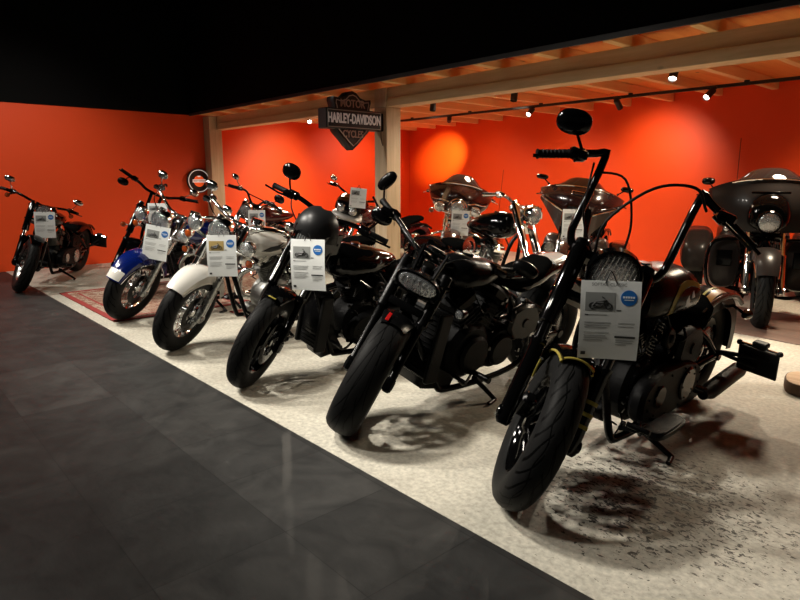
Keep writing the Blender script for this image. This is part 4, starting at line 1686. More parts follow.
# --- B: matt black performance machine with oval headlight
def bike_oval():
    m = Moto('matt black motorcycle with wide oval headlight and fat smooth front tire', (-2.40, 1.80), 0, 39, 13, 1.52, .335, .175, .33, .18, rake=28, group=FR)
    m.fork(.60, .112, 'usd', SATIN, SATIN, SATIN)
    m.wheel(True, '5', SATIN, TREADS, .66, -1 if False else 1)
    m.wheel(False, '5', SATIN, TREADS, .64)
    m.caliper(1, SATIN)
    # oval lamp
    c = m.P(.515, 0, .10)
    mb = MB()
    n = 28

    def ov(x, sy, sz):
        return [Vector((c.x + x, sy * math.copysign(abs(math.cos(2 * PI * k / n)) ** .75, math.cos(2 * PI * k / n)), c.z + sz * math.copysign(abs(math.sin(2 * PI * k / n)) ** .9, math.sin(2 * PI * k / n)))) for k in range(n)]
    mb.rings([ov(-.10, .05, .03), ov(-.06, .10, .045), ov(-.01, .118, .058), ov(.012, .118, .058), ov(.012, .108, .049), ov(.004, .106, .047)])
    mb.tube([c + Vector((-.08, 0, 0)), m.P(.515, 0, -.02)], .05, 12)
    o = m.part(mb, 'headlight', SATIN, True)
    l = MB()
    l.rings([ov(.005, .106, .047), ov(.014, .098, .042), ov(.02, .06, .026), ov(.021, .004, .002)])
    for k in range(-3, 4):
        l.box((c.x + .018, k * .028, c.z), (.012, .005, .066 - abs(k) * .006), None, .002)
    l.build('headlight_lens', LENS, o)
    br = MB()
    br.box(m.P(.515, 0, .03), (.05, .25, .10), Matrix.Rotation(R_(-28), 3, 'Y'), .02)
    for sd in (-1, 1):
        br.tube([m.P(.57, sd * .055, .10), m.P(.71, sd * .065, .06)], .010, 8)
    br.tube([m.P(.69, -.075, .065), m.P(.69, .075, .065)], .010, 8)
    m.part(br, 'headlight_bracket', SATIN, True)
    b = m.bars([(.37, 0, .885), (.355, .08, .89), (.30, .17, .905), (.20, .26, .915), (.01, .425, .905)], .0145, SATIN, .12, res=4)
    m.mirror(-1, (-.03, -.455, 1.01), (.036, .070), SATIN, base=(.01, -.42, .91), tilt=22)
    m.mirror(1, (.03, .475, .955), (.075, .045), SATIN, base=(.03, .42, .91), tilt=0)
    g = MB()
    g.disc((.36, 0, .935), (-.35, 0, 1), .055, .03, 26)
    g.tube([(.36, 0, .88), (.36, 0, .93)], .02, 10)
    m.part(g, 'speedometer', SATIN, True)
    m.cable([(.19, -.26, .90), (.38, -.16, .95), (.44, -.05, .86), (.42, .0, .72)])
    m.cable([(.19, .26, .90), (.38, .14, .97), (.44, .04, .88), (.40, .02, .72)])
    m.front_fender(m.Rf + .014, .085, 84, 150, .02, SATIN, None)
    f = MB()
    for k in range(1):
        f.box((m.axle.x - .0, -.045, m.axle.z + m.Rf + .016), (.07, .018, .006), Matrix.Rotation(R_(4), 3, 'Y'), .002)
    m.part(f, 'red_reflector', REDL, True)
    m.tank(-.16, .32, .80, .135, .11, SATIN, cap=SATIN)
    # tail section
    tl = MB()
    loft_tab(tl, [(-.80, .80, .02, .01, .015, 2.2), (-.77, .795, .07, .03, .035, 2.5), (-.62, .77, .105, .04, .06, 2.6), (-.45, .735, .12, .045, .08, 2.6), (-.35, .71, .11, .04, .08, 2.5), (-.32, .70, .08, .03, .06, 2.4)], 14)
    m.part(tl, 'tail_section', BLACK)
    m.seat([(-.62, .815, .03, .01, .02, 2.2), (-.58, .80, .09, .03, .03, 2.5), (-.44, .75, .125, .04, .04, 2.6), (-.28, .725, .12, .035, .05, 2.5), (-.16, .745, .08, .03, .05, 2.3), (-.12, .75, .03, .02, .03, 2)])
    p = MB()
    p.rings([sring(-.78, 0, .805, .065, .028, .01, 2.6, 18), sring(-.70, 0, .795, .085, .034, .01, 2.6, 18), sring(-.62, 0, .785, .09, .036, .01, 2.6, 18)])
    m.part(p, 'tail_panel', CREAM)
    m.frame(SATIN)
    # liquid cooled engine
    e = MB()
    e.disc((.10, 0, .36), (0, 1, 0), .175, .26, 30, .2)
    e.disc((-.16, 0, .34), (0, 1, 0), .14, .26, 28, .2)
    e.box((-.02, 0, .30), (.36, .24, .22), None, .05)
    e.disc((.09, .145, .35), (0, 1, 0), .115, .04, 30, .2)
    e.disc((-.16, .14, .33), (0, 1, 0), .10, .035, 28, .2)
    eo = m.part(e, 'engine_block', WRINKLE)
    for tilt in (30, -30):
        ax = Vector((math.sin(R_(tilt)), 0, math.cos(R_(tilt))))
        cb = MB()
        rot = Matrix.Rotation(R_(tilt), 3, 'Y')
        bs = Vector((.04 + .02 * (1 if tilt > 0 else -1), 0, .44))
        cb.box(bs + ax * .12, (.15, .19, .22), rot, .03)
        for k in range(6):
            cb.box(bs + ax * (.04 + k * .028), (.165, .205, .009), rot, .004)
        cb.box(bs + ax * .26, (.17, .22, .08), rot, .03)
        cb.build('cylinder', WRINKLE, eo)
    m.radiator(.27, .26, .64, MATTE)
    bp = MB()
    bp.prism([(.20, .14), (.42, .19), (.44, .30), (.36, .34), (.16, .22)], (0, 0, 0), (1, 0, 0), (0, 0, 1), .24, .03)
    m.part(bp, 'belly_cover', SATIN)
    m.exhaust(SATIN, SATIN, ends=-.75, r=.05)
    m.footboards(SATIN, False, .12)
    m.kickstand(-.02, .27)
    m.side_box(SATIN)
    m.lamp((.42, .26, .70), .028, 'turn_signal', SATIN, LENS, False, (.36, .10, .72), .05)
    finish_common(m, 21)
    rf = MB()
    fender(rf, m.xr, m.Rr, m.Rr + .03, .10, 60, 150, .05, .02)
    m.part(rf, 'rear_fender', SATIN)
    m.tail(140)
    return m


# --- C: black with quarter fairing
def bike_fairing():
    m = Moto('black motorcycle with small rounded bullet fairing over its headlight', (-3.40, 1.76), 0, 37, 11, 1.615, .335, .125, .33, .18, rake=28, group=FR)
    m.fork(.76, .11, 'usd', BLACK, BLACK, BLACK)
    m.wheel(True, '9', BLACK, TREAD, .66, 2)
    m.wheel(False, '9', BLACK, TREAD)
    m.caliper(1)
    m.caliper(-1)
    H = m.P(.66, 0, .11)
    m.headlight(H, .085, .12, BLACK, BLACK, LENS)

    def fair(u, v):
        th, ph = R_(84 * v), R_(80 * u)
        return (H.x - .13 + .165 * math.cos(th) ** .8 * math.cos(ph), .150 * math.cos(th) ** .7 * math.sin(ph), H.z + .045 + .15 * math.sin(th) - .03 * (1 - v) * u * u)

    fo = m.part(MB().shell(fair, 18, 12, .012), 'fairing', CHARC, True, ang=60)

    def lowf(u, v):
        z = H.z - .07 + .13 * v
        return (H.x + .02 - .14 * u * u, .175 * u * (.85 + .15 * v), z)
    s1 = MB()
    for sd in (-1, 1):
        s1.shell(lambda u, v: (H.x + .01 - .07 * (u + 1) - .02, sd * (.105 + .028 * (u + 1)), H.z - .06 + .14 * v), 6, 4, .010, (0, -sd, 0))
    m.part(s1, 'fairing_side', BLACK, True)
    m.bars([(.41, 0, 1.09), (.40, .08, 1.10), (.39, .18, 1.115), (.38, .26, 1.115), (.34, .41, 1.095)], .0155, BLACK, .125, res=4)
    r = MB()
    for sd in (-1, 1):
        r.tube([m.P(.77, sd * .05, -.05), (.41, sd * .05, 1.09)], .019, 12)
    m.part(r, 'riser', BLACK, True)
    m.mirror(-1, (.38, -.31, 1.25), (.062, .050), BLACK, base=(.38, -.28, 1.13))
    m.mirror(1, (.36, .32, 1.24), (.072, .050), BLACK, base=(.38, .28, 1.13))
    m.cable([(.38, -.26, 1.09), (.46, -.2, 1.05), (.46, -.08, .93), (.42, -.02, .8)])
    m.front_fender(m.Rf + .02, .072, 80, 150, .02, BLACK, DARKST, edge=.0035)
    gt = MB()
    gt.box((m.axle.x + .07, 0, m.axle.z + m.Rf + .012), (.012, .05, .004), None, .001)
    m.part(gt, 'fender_emblem', GOLD, True)
    m.tank(-.24, .34, .755, .155, .13, BLACK)
    m.seat(SEAT_SOLO)
    m.rear_fender(.11, 45, 165, .05, BLACK)
    m.tail(150)
    m.radiator(.20, .20, .56, MATTE)
    sp = MB()
    sp.prism([(.20, .15), (.38, .13), (.44, .30), (.42, .56), (.34, .60), (.30, .30)], (0, 0, 0), (1, 0, 0), (0, 0, 1), .22, .03)
    m.part(sp, 'chin_spoiler', SATIN)
    softail_body(m, 31, board=False)
    return m


# --- D and E: chrome cruisers with deep front fenders
def deluxe(label, contact, ang, steer, paint, seed, trimlow, tip, barpts, tankp, a0=50, lift=(0., 0.)):
    m = Moto(label, contact, ang, steer, 9, 1.635, .335, .13, .335, .145, group=FR, lift=lift)
    m.fork(.74, .115, 'tele', STEEL, CHROME, CHROME, cover=CHROME)
    m.wheel(True, 'laced', CHROME, TREADC, spokem=CHROME)
    m.wheel(False, 'laced', CHROME, TREADC, spokem=CHROME)
    m.caliper(-1, STEEL)
    H = m.P(.64, 0, .12)
    m.headlight(H, .095, .15, CHROME, CHROME, LENS)
    pb = MB()
    pb.tube([(H.x - .06, -.27, H.z - .10), (H.x - .04, -.1, H.z - .12), (H.x - .04, .1, H.z - .12), (H.x - .06, .27, H.z - .10)], .014, 10, 4)
    m.part(pb, 'lamp_bar', CHROME, True)
    for sd in (-1, 1):
        m.lamp((H.x - .01, sd * .235, H.z - .035), .062, 'passing_lamp', CHROME, LENS, True, (H.x - .06, sd * .235, H.z - .10), .09)
        m.signal((H.x - .03, sd * .275, H.z - .15), (H.x - .06, sd * .26, H.z - .10), CHROME, ORANGE, True, .034)
    m.bars(barpts, .0145, CHROME, .125, RUBBER, CHROME, res=4)
    m.mirror(-1, (barpts[-1][0] + .16, -barpts[-1][1] + .06, barpts[-1][2] + .17), (.056, .04), CHROME)
    m.mirror(1, (barpts[-1][0] + .16, barpts[-1][1] - .06, barpts[-1][2] + .15), (.056, .04), CHROME)
    fo = m.front_fender(m.Rf + .035, .095, a0, 172, (.03, .075, .05), paint, trimlow, (.72, .95), .028, strut=True)
    if tip:
        t = MB()
        rr = []
        a0 += 1.5
        for k in range(5):
            a = R_(a0 + k * 3.6)
            R = m.Rf + .038
            rr.append([Vector((m.axle.x + (R - .028 * abs(q) ** 2.2) * math.cos(a), .070 * q * (1 + .035 * k), m.axle.z + (R - .028 * abs(q) ** 2.2) * math.sin(a))) for q in (-.9, -.5, 0, .5, .9)] +
                      [Vector((m.axle.x + (R - .005 - .028 * abs(q) ** 2.2) * math.cos(a), .070 * q * (1 + .035 * k), m.axle.z + (R - .005 - .028 * abs(q) ** 2.2) * math.sin(a))) for q in (.9, .5, 0, -.5, -.9)])
        t.rings(rr)
        t.build('fender_tip', WHITE, fo)
    tk = m.tank(-.16, .36, .79, .155, .13, tankp, console=CHROME)
    m.seat(SEAT_TWO)
    if tip:
        m.rear_fender(.115, 35, 196, (.08, .12, .08), paint)
    else:
        m.rear_fender(.125, 35, 196, (.08, .12, .08), MAROON, stripe=((.30, .36, WHITE), (.62, .70, WHITE), (.80, .97, CREAM)))
    m.tail(160, mat=CHROME)
    softail_body(m, seed, ALU, ALU, CHROME, CHROME, CHROME, CHROME, CHROME, CHROME, CHROME, True, fin=ALU)
    m.cable([(barpts[-2][0], -barpts[-2][1], barpts[-2][2]), (.42, -.24, 1.02), (.44, -.10, .90), (.42, -.05, .78)], .005, CHROME)
    m.cable([(barpts[-2][0], barpts[-2][1], barpts[-2][2]), (.42, .24, 1.02), (.44, .10, .90), (.42, .05, .78)], .005, CHROME)
    return m, tk


def bike_white():
    m, tk = deluxe('cruiser with white front fender and white tank carrying a grey wing', (-4.527, 1.766), 0, 35, WHITE, 41, WHITE, False,
                   [(.36, 0, .96), (.35, .10, .965), (.32, .24, 1.00), (.25, .34, 1.00), (.08, .43, .925)], WHITE)
    wing = [(x, z - .03) for x, z in ((.26, .80), (.18, .832), (.12, .84), (.05, .86), (.10, .83), (.04, .838), (.09, .815), (.05, .815), (.12, .80), (.18, .79))]
    for sd in (-1, 1):
        m.tank_patch(tk, wing, GREYGR, 'wing_graphic', sides=(sd,))
    return m


def bike_blue():
    m, tk = deluxe('cruiser with glossy deep blue front fender ending in a white tip', (-5.821, 1.813), 0, 35, BLUE, 51, CHROME, True,
                   [(.36, 0, .96), (.35, .10, .97), (.31, .24, 1.04), (.23, .34, 1.06), (.02, .43, 1.005)], BLUE, 31, (.011, 0.))
    return m


# --- M: black machine between blue one and the wall
def bike_dark_bars():
    m = Moto('black motorcycle with mini ape handlebar half hidden behind the blue fendered one', (-7.05, 2.12), -35, 34, 10, 1.63, .33, .13, .33, .15, group=FR, lift=(.011, 0.))
    m.fork(.76, .115, 'tele', BLACK, BLACK, BLACK, cover=BLACK)
    m.wheel(True, '9', BLACK, TREADC)
    m.wheel(False, '9', BLACK, TREADC)
    m.caliper(-1)
    m.headlight(m.P(.64, 0, .12), .09, .14, CHROME, CHROME, LENS)
    m.bars([(.40, 0, 1.145), (.39, .06, 1.15), (.38, .13, 1.16), (.39, .20, 1.195), (.41, .28, 1.225), (.44, .43, 1.265)], .0155, BLACK, .125, res=4)
    m.mirror(-1, (.42, -.37, 1.145), (.06, .042), BLACK)
    m.mirror(1, (.42, .36, 1.34), (.055, .04), CHROME)
    for sd in (-1, 1):
        q = MB().tube([m.P(.77, sd * .055, -.03), (.40, sd * .06, 1.145)], .015, 10)
        m.part(q, 'riser', BLACK, True)
    m.front_fender(m.Rf + .03, .088, 50, 165, (.02, .05, .03), BLACK)
    m.tank(-.2, .38, .82, .15, .125, BLACK)
    m.seat(SEAT_SOLO)
    m.rear_fender(.105, 38, 190, .07, BLACK)
    m.tail()
    softail_body(m, 61, pipe=CHROME, rocker=CHROME, rod=CHROME)
    for sd in (-1, 1):
        m.signal((m.P(.5).x + .05, sd * .2, .74), (m.P(.5).x, sd * .115, .74), CHROME, ORANGE)
    return m


# --- F: far left by the wall
def bike_far():
    m = Moto('black motorcycle standing alone at the far left against the orange wall', (-8.157, 1.382), -56, 32, 9, 1.63, .335, .13, .335, .16, group=FR)
    m.fork(.76, .115, 'tele', BLACK, CHROME, CHROME, cover=BLACK)
    m.wheel(True, '7', STEEL, TREADC, spokem=CHROME)
    m.wheel(False, '7', BLACK, TREADC)
    m.caliper(-1)
    m.headlight(m.P(.64, 0, .12), .085, .13, BLACK, CHROME, LENS)
    m.bars([(.33, 0, .985), (.32, .08, .99), (.28, .24, 1.02), (.22, .32, 1.02), (.08, .436, .995)], .0150, BLACK, .125, res=4)
    m.mirror(-1, (.12, -.39, 1.14), (.062, .036), CHROME)
    m.mirror(1, (.12, .39, 1.14), (.062, .036), CHROME)
    m.front_fender(m.Rf + .026, .08, 60, 150, .02, BLACK)
    m.tank(-.2, .38, .81, .145, .12, BLACK)
    m.seat(SEAT_SOLO)
    m.rear_fender(.11, 40, 175, .06, BLACK)
    m.tail(150)
    m.plate((-.88, .27, .46), .21, .15, -8, arm=(-.82, .15, .38))
    softail_body(m, 71, case=SATIN, rocker=CHROME, rod=CHROME, ac=BLACK, board=False, fin=ALU, derby=STEEL)
    for sd in (-1, 1):
        m.signal((.18, sd * .36, .95), (.22, sd * .30, 1.01), BLACK, ORANGE, True, .026)
    return m


# ------------------------------------------------------------------ back row
def bike_side():
    """custom machine seen from its right side"""
    m = Moto('black custom motorcycle with chrome fork parked side on behind the oval headlight one', (-3.0, 4.25), -80, 12, 9, 1.66, .335, .12, .33, .16, group=BR)
    m.fork(.84, .10, 'tele', CHROME, CHROME, CHROME, cover=CHROME)
    m.wheel(True, 'laced', CHROME, TREADC, spokem=CHROME)
    m.wheel(False, 'laced', CHROME, TREADC)
    m.caliper(-1, STEEL)
    m.headlight(m.P(.70, 0, .11), .08, .13, CHROME, CHROME, LENS)
    m.bars([(.40, 0, 1.06), (.39, .07, 1.065), (.38, .16, 1.10), (.36, .27, 1.105), (.30, .42, 1.06)], .0150, CHROME, .125, RUBBER, CHROME, res=4)
    m.front_fender(m.Rf + .028, .075, 45, 160, .03, MAROON, COPPER)
    m.tank(-.26, .36, .86, .15, .14, BLACK)
    m.seat(SEAT_SOLO)
    m.rear_fender(.11, 38, 188, .07, BLACK)
    m.tail()
    softail_body(m, 81, ALU, ALU, CHROME, CHROME, CHROME, CHROME, CHROME, CHROME, CHROME, False, fin=ALU)
    return m


def batwing(m, c, w, hgt, paint, name='fairing', screen=GLASSD, screen_h=.12, wing=.06, steer=True, slot=False, side=None, notch=.10):
    """fork mounted fairing: c = front centre point at mid height"""
    cx, cz = c.x, c.z

    def shape(u, v):
        a = abs(u)
        top = cz + hgt * .5 - .10 * a ** 2.5
        bot = cz - hgt * .5 + notch * max(0, 1 - a / .38) + .07 * max(0, a - .72) / .28 * 1.2
        if a < .30:
            bot += .0
        z = bot + (top - bot) * v
        bulge = .05 * math.sin(PI * min(1, v * 1.05))
        return (cx - .26 * a ** 2.1 + bulge - .07 * v, u * w / 2 * (1 - .14 * (1 - v) * (1 if a > .5 else a * 2)), z)
    fo = m.part(MB().shell(shape, 36, 12, .03), name, paint, steer, ang=60)
    if screen:
        def sc(u, v):
            a = abs(u)
            x, y, z = shape(u * .62, 1.)
            return (x + .01 - .07 * v - .05 * v * v, y * (1 - .22 * v), z - .012 + screen_h * v * (1 - .55 * a ** 3))
        MB().shell(sc, 20, 6, .006).build('windscreen', screen, fo)
        t = MB()
        t.tube([Vector(shape(-.62 + 1.24 * k / 14, 1.)) + Vector((.014, 0, -.012)) for k in range(15)], .006, 6)
        t.build('screen_trim', CHROME, fo)
    if slot:
        t = MB()
        q = [Vector(shape(-.22 + .44 * k / 10, .80)) + Vector((.012, 0, 0)) for k in range(11)]
        q2 = [Vector(shape(-.22 + .44 * k / 10, .70)) + Vector((.012, 0, 0)) for k in range(11)]
        t.tube(q + list(reversed(q2)) + [q[0]], .006, 6)
        t.build('vent_trim', CHROME, fo)
    return fo, shape


def bagger(label, contact, ang, steer, paint, seed, style):
    m = Moto(label, contact, ang, steer, 4, 1.625, .335, .13, .335, .15, rake=26, group=BR)
    m.fork(.70, .115, 'tele', STEEL, CHROME, CHROME, cover=CHROME if style == 'classic' else BLACK)
    m.wheel(True, '9', CHROME if style == 'classic' else BLACK, TREADC)
    m.wheel(False, '9', BLACK, TREADC)
    m.caliper(1, STEEL)
    c = m.P(.74, 0, .14)
    if style == 'classic':
        fo, sh = batwing(m, Vector((c.x + .02, 0, 1.07)), .84, .36, paint, screen_h=.115)
        m.headlight(Vector((c.x + .03, 0, .94)), .085, .13, CHROME, CHROME, LENS)
        pb = MB()
        pb.tube([(c.x - .04, -.3, .90), (c.x + .02, -.1, .875), (c.x + .02, .1, .875), (c.x - .04, .3, .90)], .014, 10, 4)
        m.part(pb, 'lamp_bar', CHROME, True)
        for sd in (-1, 1):
            m.lamp((c.x + .03, sd * .225, .93), .062, 'passing_lamp', CHROME, LENS, True, (c.x, sd * .2, .88), .09)
            m.signal((c.x + .0, sd * .32, .87), (c.x - .03, sd * .29, .90), CHROME, ORANGE, True, .03)
            t = MB()
            q = [Vector(sh(sd * (.30 + .6 * k / 8), .30 + .10 * math.sin(k / 8 * PI))) + Vector((.016, 0, 0)) for k in range(9)]
            t.tube(q, .006, 6)
            t.build('fairing_trim', CHROME, fo)
        t = MB()
        t.tube([Vector((c.x + .055, .11 * math.cos(PI * k / 10), .945 + .11 * math.sin(PI * k / 10))) for k in range(11)], .008, 6)
        t.build('headlight_hood', CHROME, fo)
        hand = CHROME
    else:
        fo, sh = batwing(m, Vector((c.x + .03, 0, 1.08)), .90, .30, paint, screen_h=.09, slot=True, notch=-.03)
        # wing shaped lamps either side and the lower cheek panels
        for sd in (-1, 1):
            def chk(u, v, sd=sd):
                k = (u + 1) / 2
                y = sd * (.15 + .27 * k)
                top = .955 + .10 * k
                z = top - (1 - v) * (.20 * (1 - k) ** 1.2 + .035)
                return (c.x + .04 - .22 * k ** 1.6, y, z)
            MB().shell(chk, 10, 6, .03).build('cheek_panel', BRONZE, fo)
            t = MB()
            t.tube([Vector(chk(-1 + 2 * k / 8, .96)) + Vector((.012, 0, 0)) for k in range(9)], .008, 6)
            t.build('light_strip', CHROME, fo)
        hb = MB()
        hb.box((c.x + .02, 0, .93), (.10, .27, .20), None, .05)
        m.part(hb, 'headlight', BLACK, True)
        for sd in (-1, 1):
            m.mirror(sd, (c.x - .14, sd * .44, 1.255), (.065, .028), BLACK, base=(c.x - .16, sd * .36, 1.19))
        hand = BLACK
    m.bars([(.28, 0, 1.0), (.27, .10, 1.02), (.24, .25, 1.10), (.17, .33, 1.11), (-.02, .45, 1.06)], .0145, hand, .125, RUBBER, hand, res=4)
    m.front_fender(m.Rf + .035, .095, 15, 185, (.04, .09, .05), paint, CHROME if style == 'classic' else None, (.7, .9), .028)
    m.tank(-.2, .40, .83, .16, .13, paint, console=CHROME)
    m.seat(SEAT_TWO)
    m.rear_fender(.12, 35, 190, .08, paint)
    m.tail()
    softail_body(m, seed, ALU if style == 'classic' else SATIN, ALU if style == 'classic' else SATIN, CHROME, BLACK, CHROME, CHROME, CHROME, CHROME, CHROME, True, fin=ALU)
    for sd in (-1, 1):
        m.saddlebag(sd, paint)
    m.crash_bar(CHROME if style == 'classic' else BLACK)
    if style != 'classic':
        for sd in (-1, 1):
            lb = MB()
            loft_tab(lb, [(.24, .50, .04, .06, .06, 2.5), (.27, .50, .09, .16, .16, 3), (.36, .50, .10, .19, .19, 3), (.42, .50, .09, .17, .17, 3), (.44, .50, .04, .1, .1, 2.5)], 8, 20, sd * .26)
            lo = m.part(lb, 'lower_fairing', BRONZE, ang=50)
            sp = MB()
            sp.disc((.445, sd * .26, .53), (1, 0, 0), .06, .02, 20)
            sp.build('vent', STEEL, lo)
    ant = MB()
    for sd in ((1,) if style == 'classic' else ()):
        ant.tube([(-.95, sd * .3, .55), (-1.02, sd * .3, 1.45)], .003, 6)
    if style == 'classic':
        m.part(ant, 'antenna', MATTE)
    return m


def bike_red_bars():
    m = Moto('dark red and black motorcycle with tall mini ape bar behind the white fendered one', (-7.52, 3.56), 0, 36, 9, 1.63, .33, .13, .33, .15, group=BR)
    m.fork(.76, .112, 'tele', STEEL, CHROME, CHROME, cover=CHROME)
    m.wheel(True, 'laced', CHROME, TREADC, spokem=CHROME)
    m.wheel(False, 'laced', CHROME, TREADC)
    m.headlight(m.P(.64, 0, .12), .085, .13, CHROME, CHROME, LENS)
    m.bars([(.42, 0, .99), (.415, .05, .995), (.42, .10, 1.06), (.42, .15, 1.11), (.43, .24, 1.115), (.44, .41, 1.085)], .0145, DARKST, .125, RUBBER, DARKST, res=4, crossbar=None)
    m.mirror(-1, (.46, -.335, 1.245), (.055, .036), CHROME)
    m.mirror(1, (.46, .335, 1.235), (.075, .055), DARKST)
    q = MB().tube([(.424, -.135, 1.095), (.424, .135, 1.095)], .009, 8)
    m.part(q, 'handlebar_brace', DARKST, True)
    m.front_fender(m.Rf + .03, .09, 40, 170, (.02, .06, .03), MAROON, CHROME)
    m.tank(-.2, .38, .82, .15, .125, MAROON, console=CHROME)
    m.seat(SEAT_TWO)
    m.rear_fender(.11, 38, 190, .07, MAROON)
    m.tail()
    softail_body(m, 91, ALU, ALU, CHROME, CHROME, CHROME, CHROME, CHROME, CHROME, CHROME, True, fin=ALU)
    for sd in (-1, 1):
        m.signal((m.P(.5).x + .04, sd * .22, .76), (m.P(.5).x, sd * .11, .76), CHROME, ORANGE)
    return m


def bike_twin_lamp():
    m = Moto('dark red touring motorcycle with pale panels and twin headlights left of the wooden post', (-6.3, 4.4), -8, 35, 6, 1.625, .335, .13, .335, .15, rake=26, group=BR)
    m.fork(.70, .115, 'tele', STEEL, CHROME, CHROME)
    m.wheel(True, '9', CHROME, TREADC)
    m.wheel(False, '9', CHROME, TREADC)
    c = m.P(.66, 0, .20)
    mb = MB()
    loft_tab(mb, [(c.x - .26, 1.00, .20, .10, .10, 3), (c.x - .10, .99, .19, .10, .10, 3), (c.x + .0, .98, .17, .085, .085, 3), (c.x + .05, .975, .13, .06, .06, 2.8), (c.x + .06, .975, .03, .03, .03, 2)], 12, 26)
    fo = m.part(mb, 'fairing', BLACK, True, ang=50)
    for sd in (-1, 1):
        m.lamp((c.x + .052, sd * .075, .975), .052, 'headlight', CHROME, LENS, True, None, .06)
    pn = MB()
    loft_tab(pn, [(c.x - .30, .86, .16, .05, .05, 3), (c.x - .05, .865, .20, .04, .04, 3), (c.x + .05, .865, .15, .03, .03, 2.6), (c.x + .07, .865, .03, .02, .02, 2)], 8, 22)
    m.part(pn, 'lower_panel', CREAM, True)
    m.bars([(.28, 0, 1.02), (.27, .10, 1.03), (.24, .25, 1.08), (.17, .33, 1.09), (-.02, .45, 1.05)], .0145, BLACK, .125, RUBBER, BLACK, res=4)
    m.mirror(-1, (.14, -.40, 1.16), (.05, .034), CHROME)
    m.front_fender(m.Rf + .035, .098, 15, 185, (.04, .09, .05), MAROON, WHITE, (.7, .9), .028)
    m.tank(-.2, .40, .83, .16, .13, MAROON, console=CHROME)
    m.seat(SEAT_TWO)
    m.rear_fender(.12, 35, 190, .08, MAROON)
    m.tail()
    softail_body(m, 95, ALU, ALU, CHROME, CHROME, CHROME, CHROME, CHROME, CHROME, CHROME, True, fin=ALU)
    for sd in (-1, 1):
        m.saddlebag(sd, MAROON)
        m.signal((m.P(.5).x + .04, sd * .24, .78), (m.P(.5).x, sd * .11, .78), CHROME, ORANGE)
    m.crash_bar(CHROME)
    return m


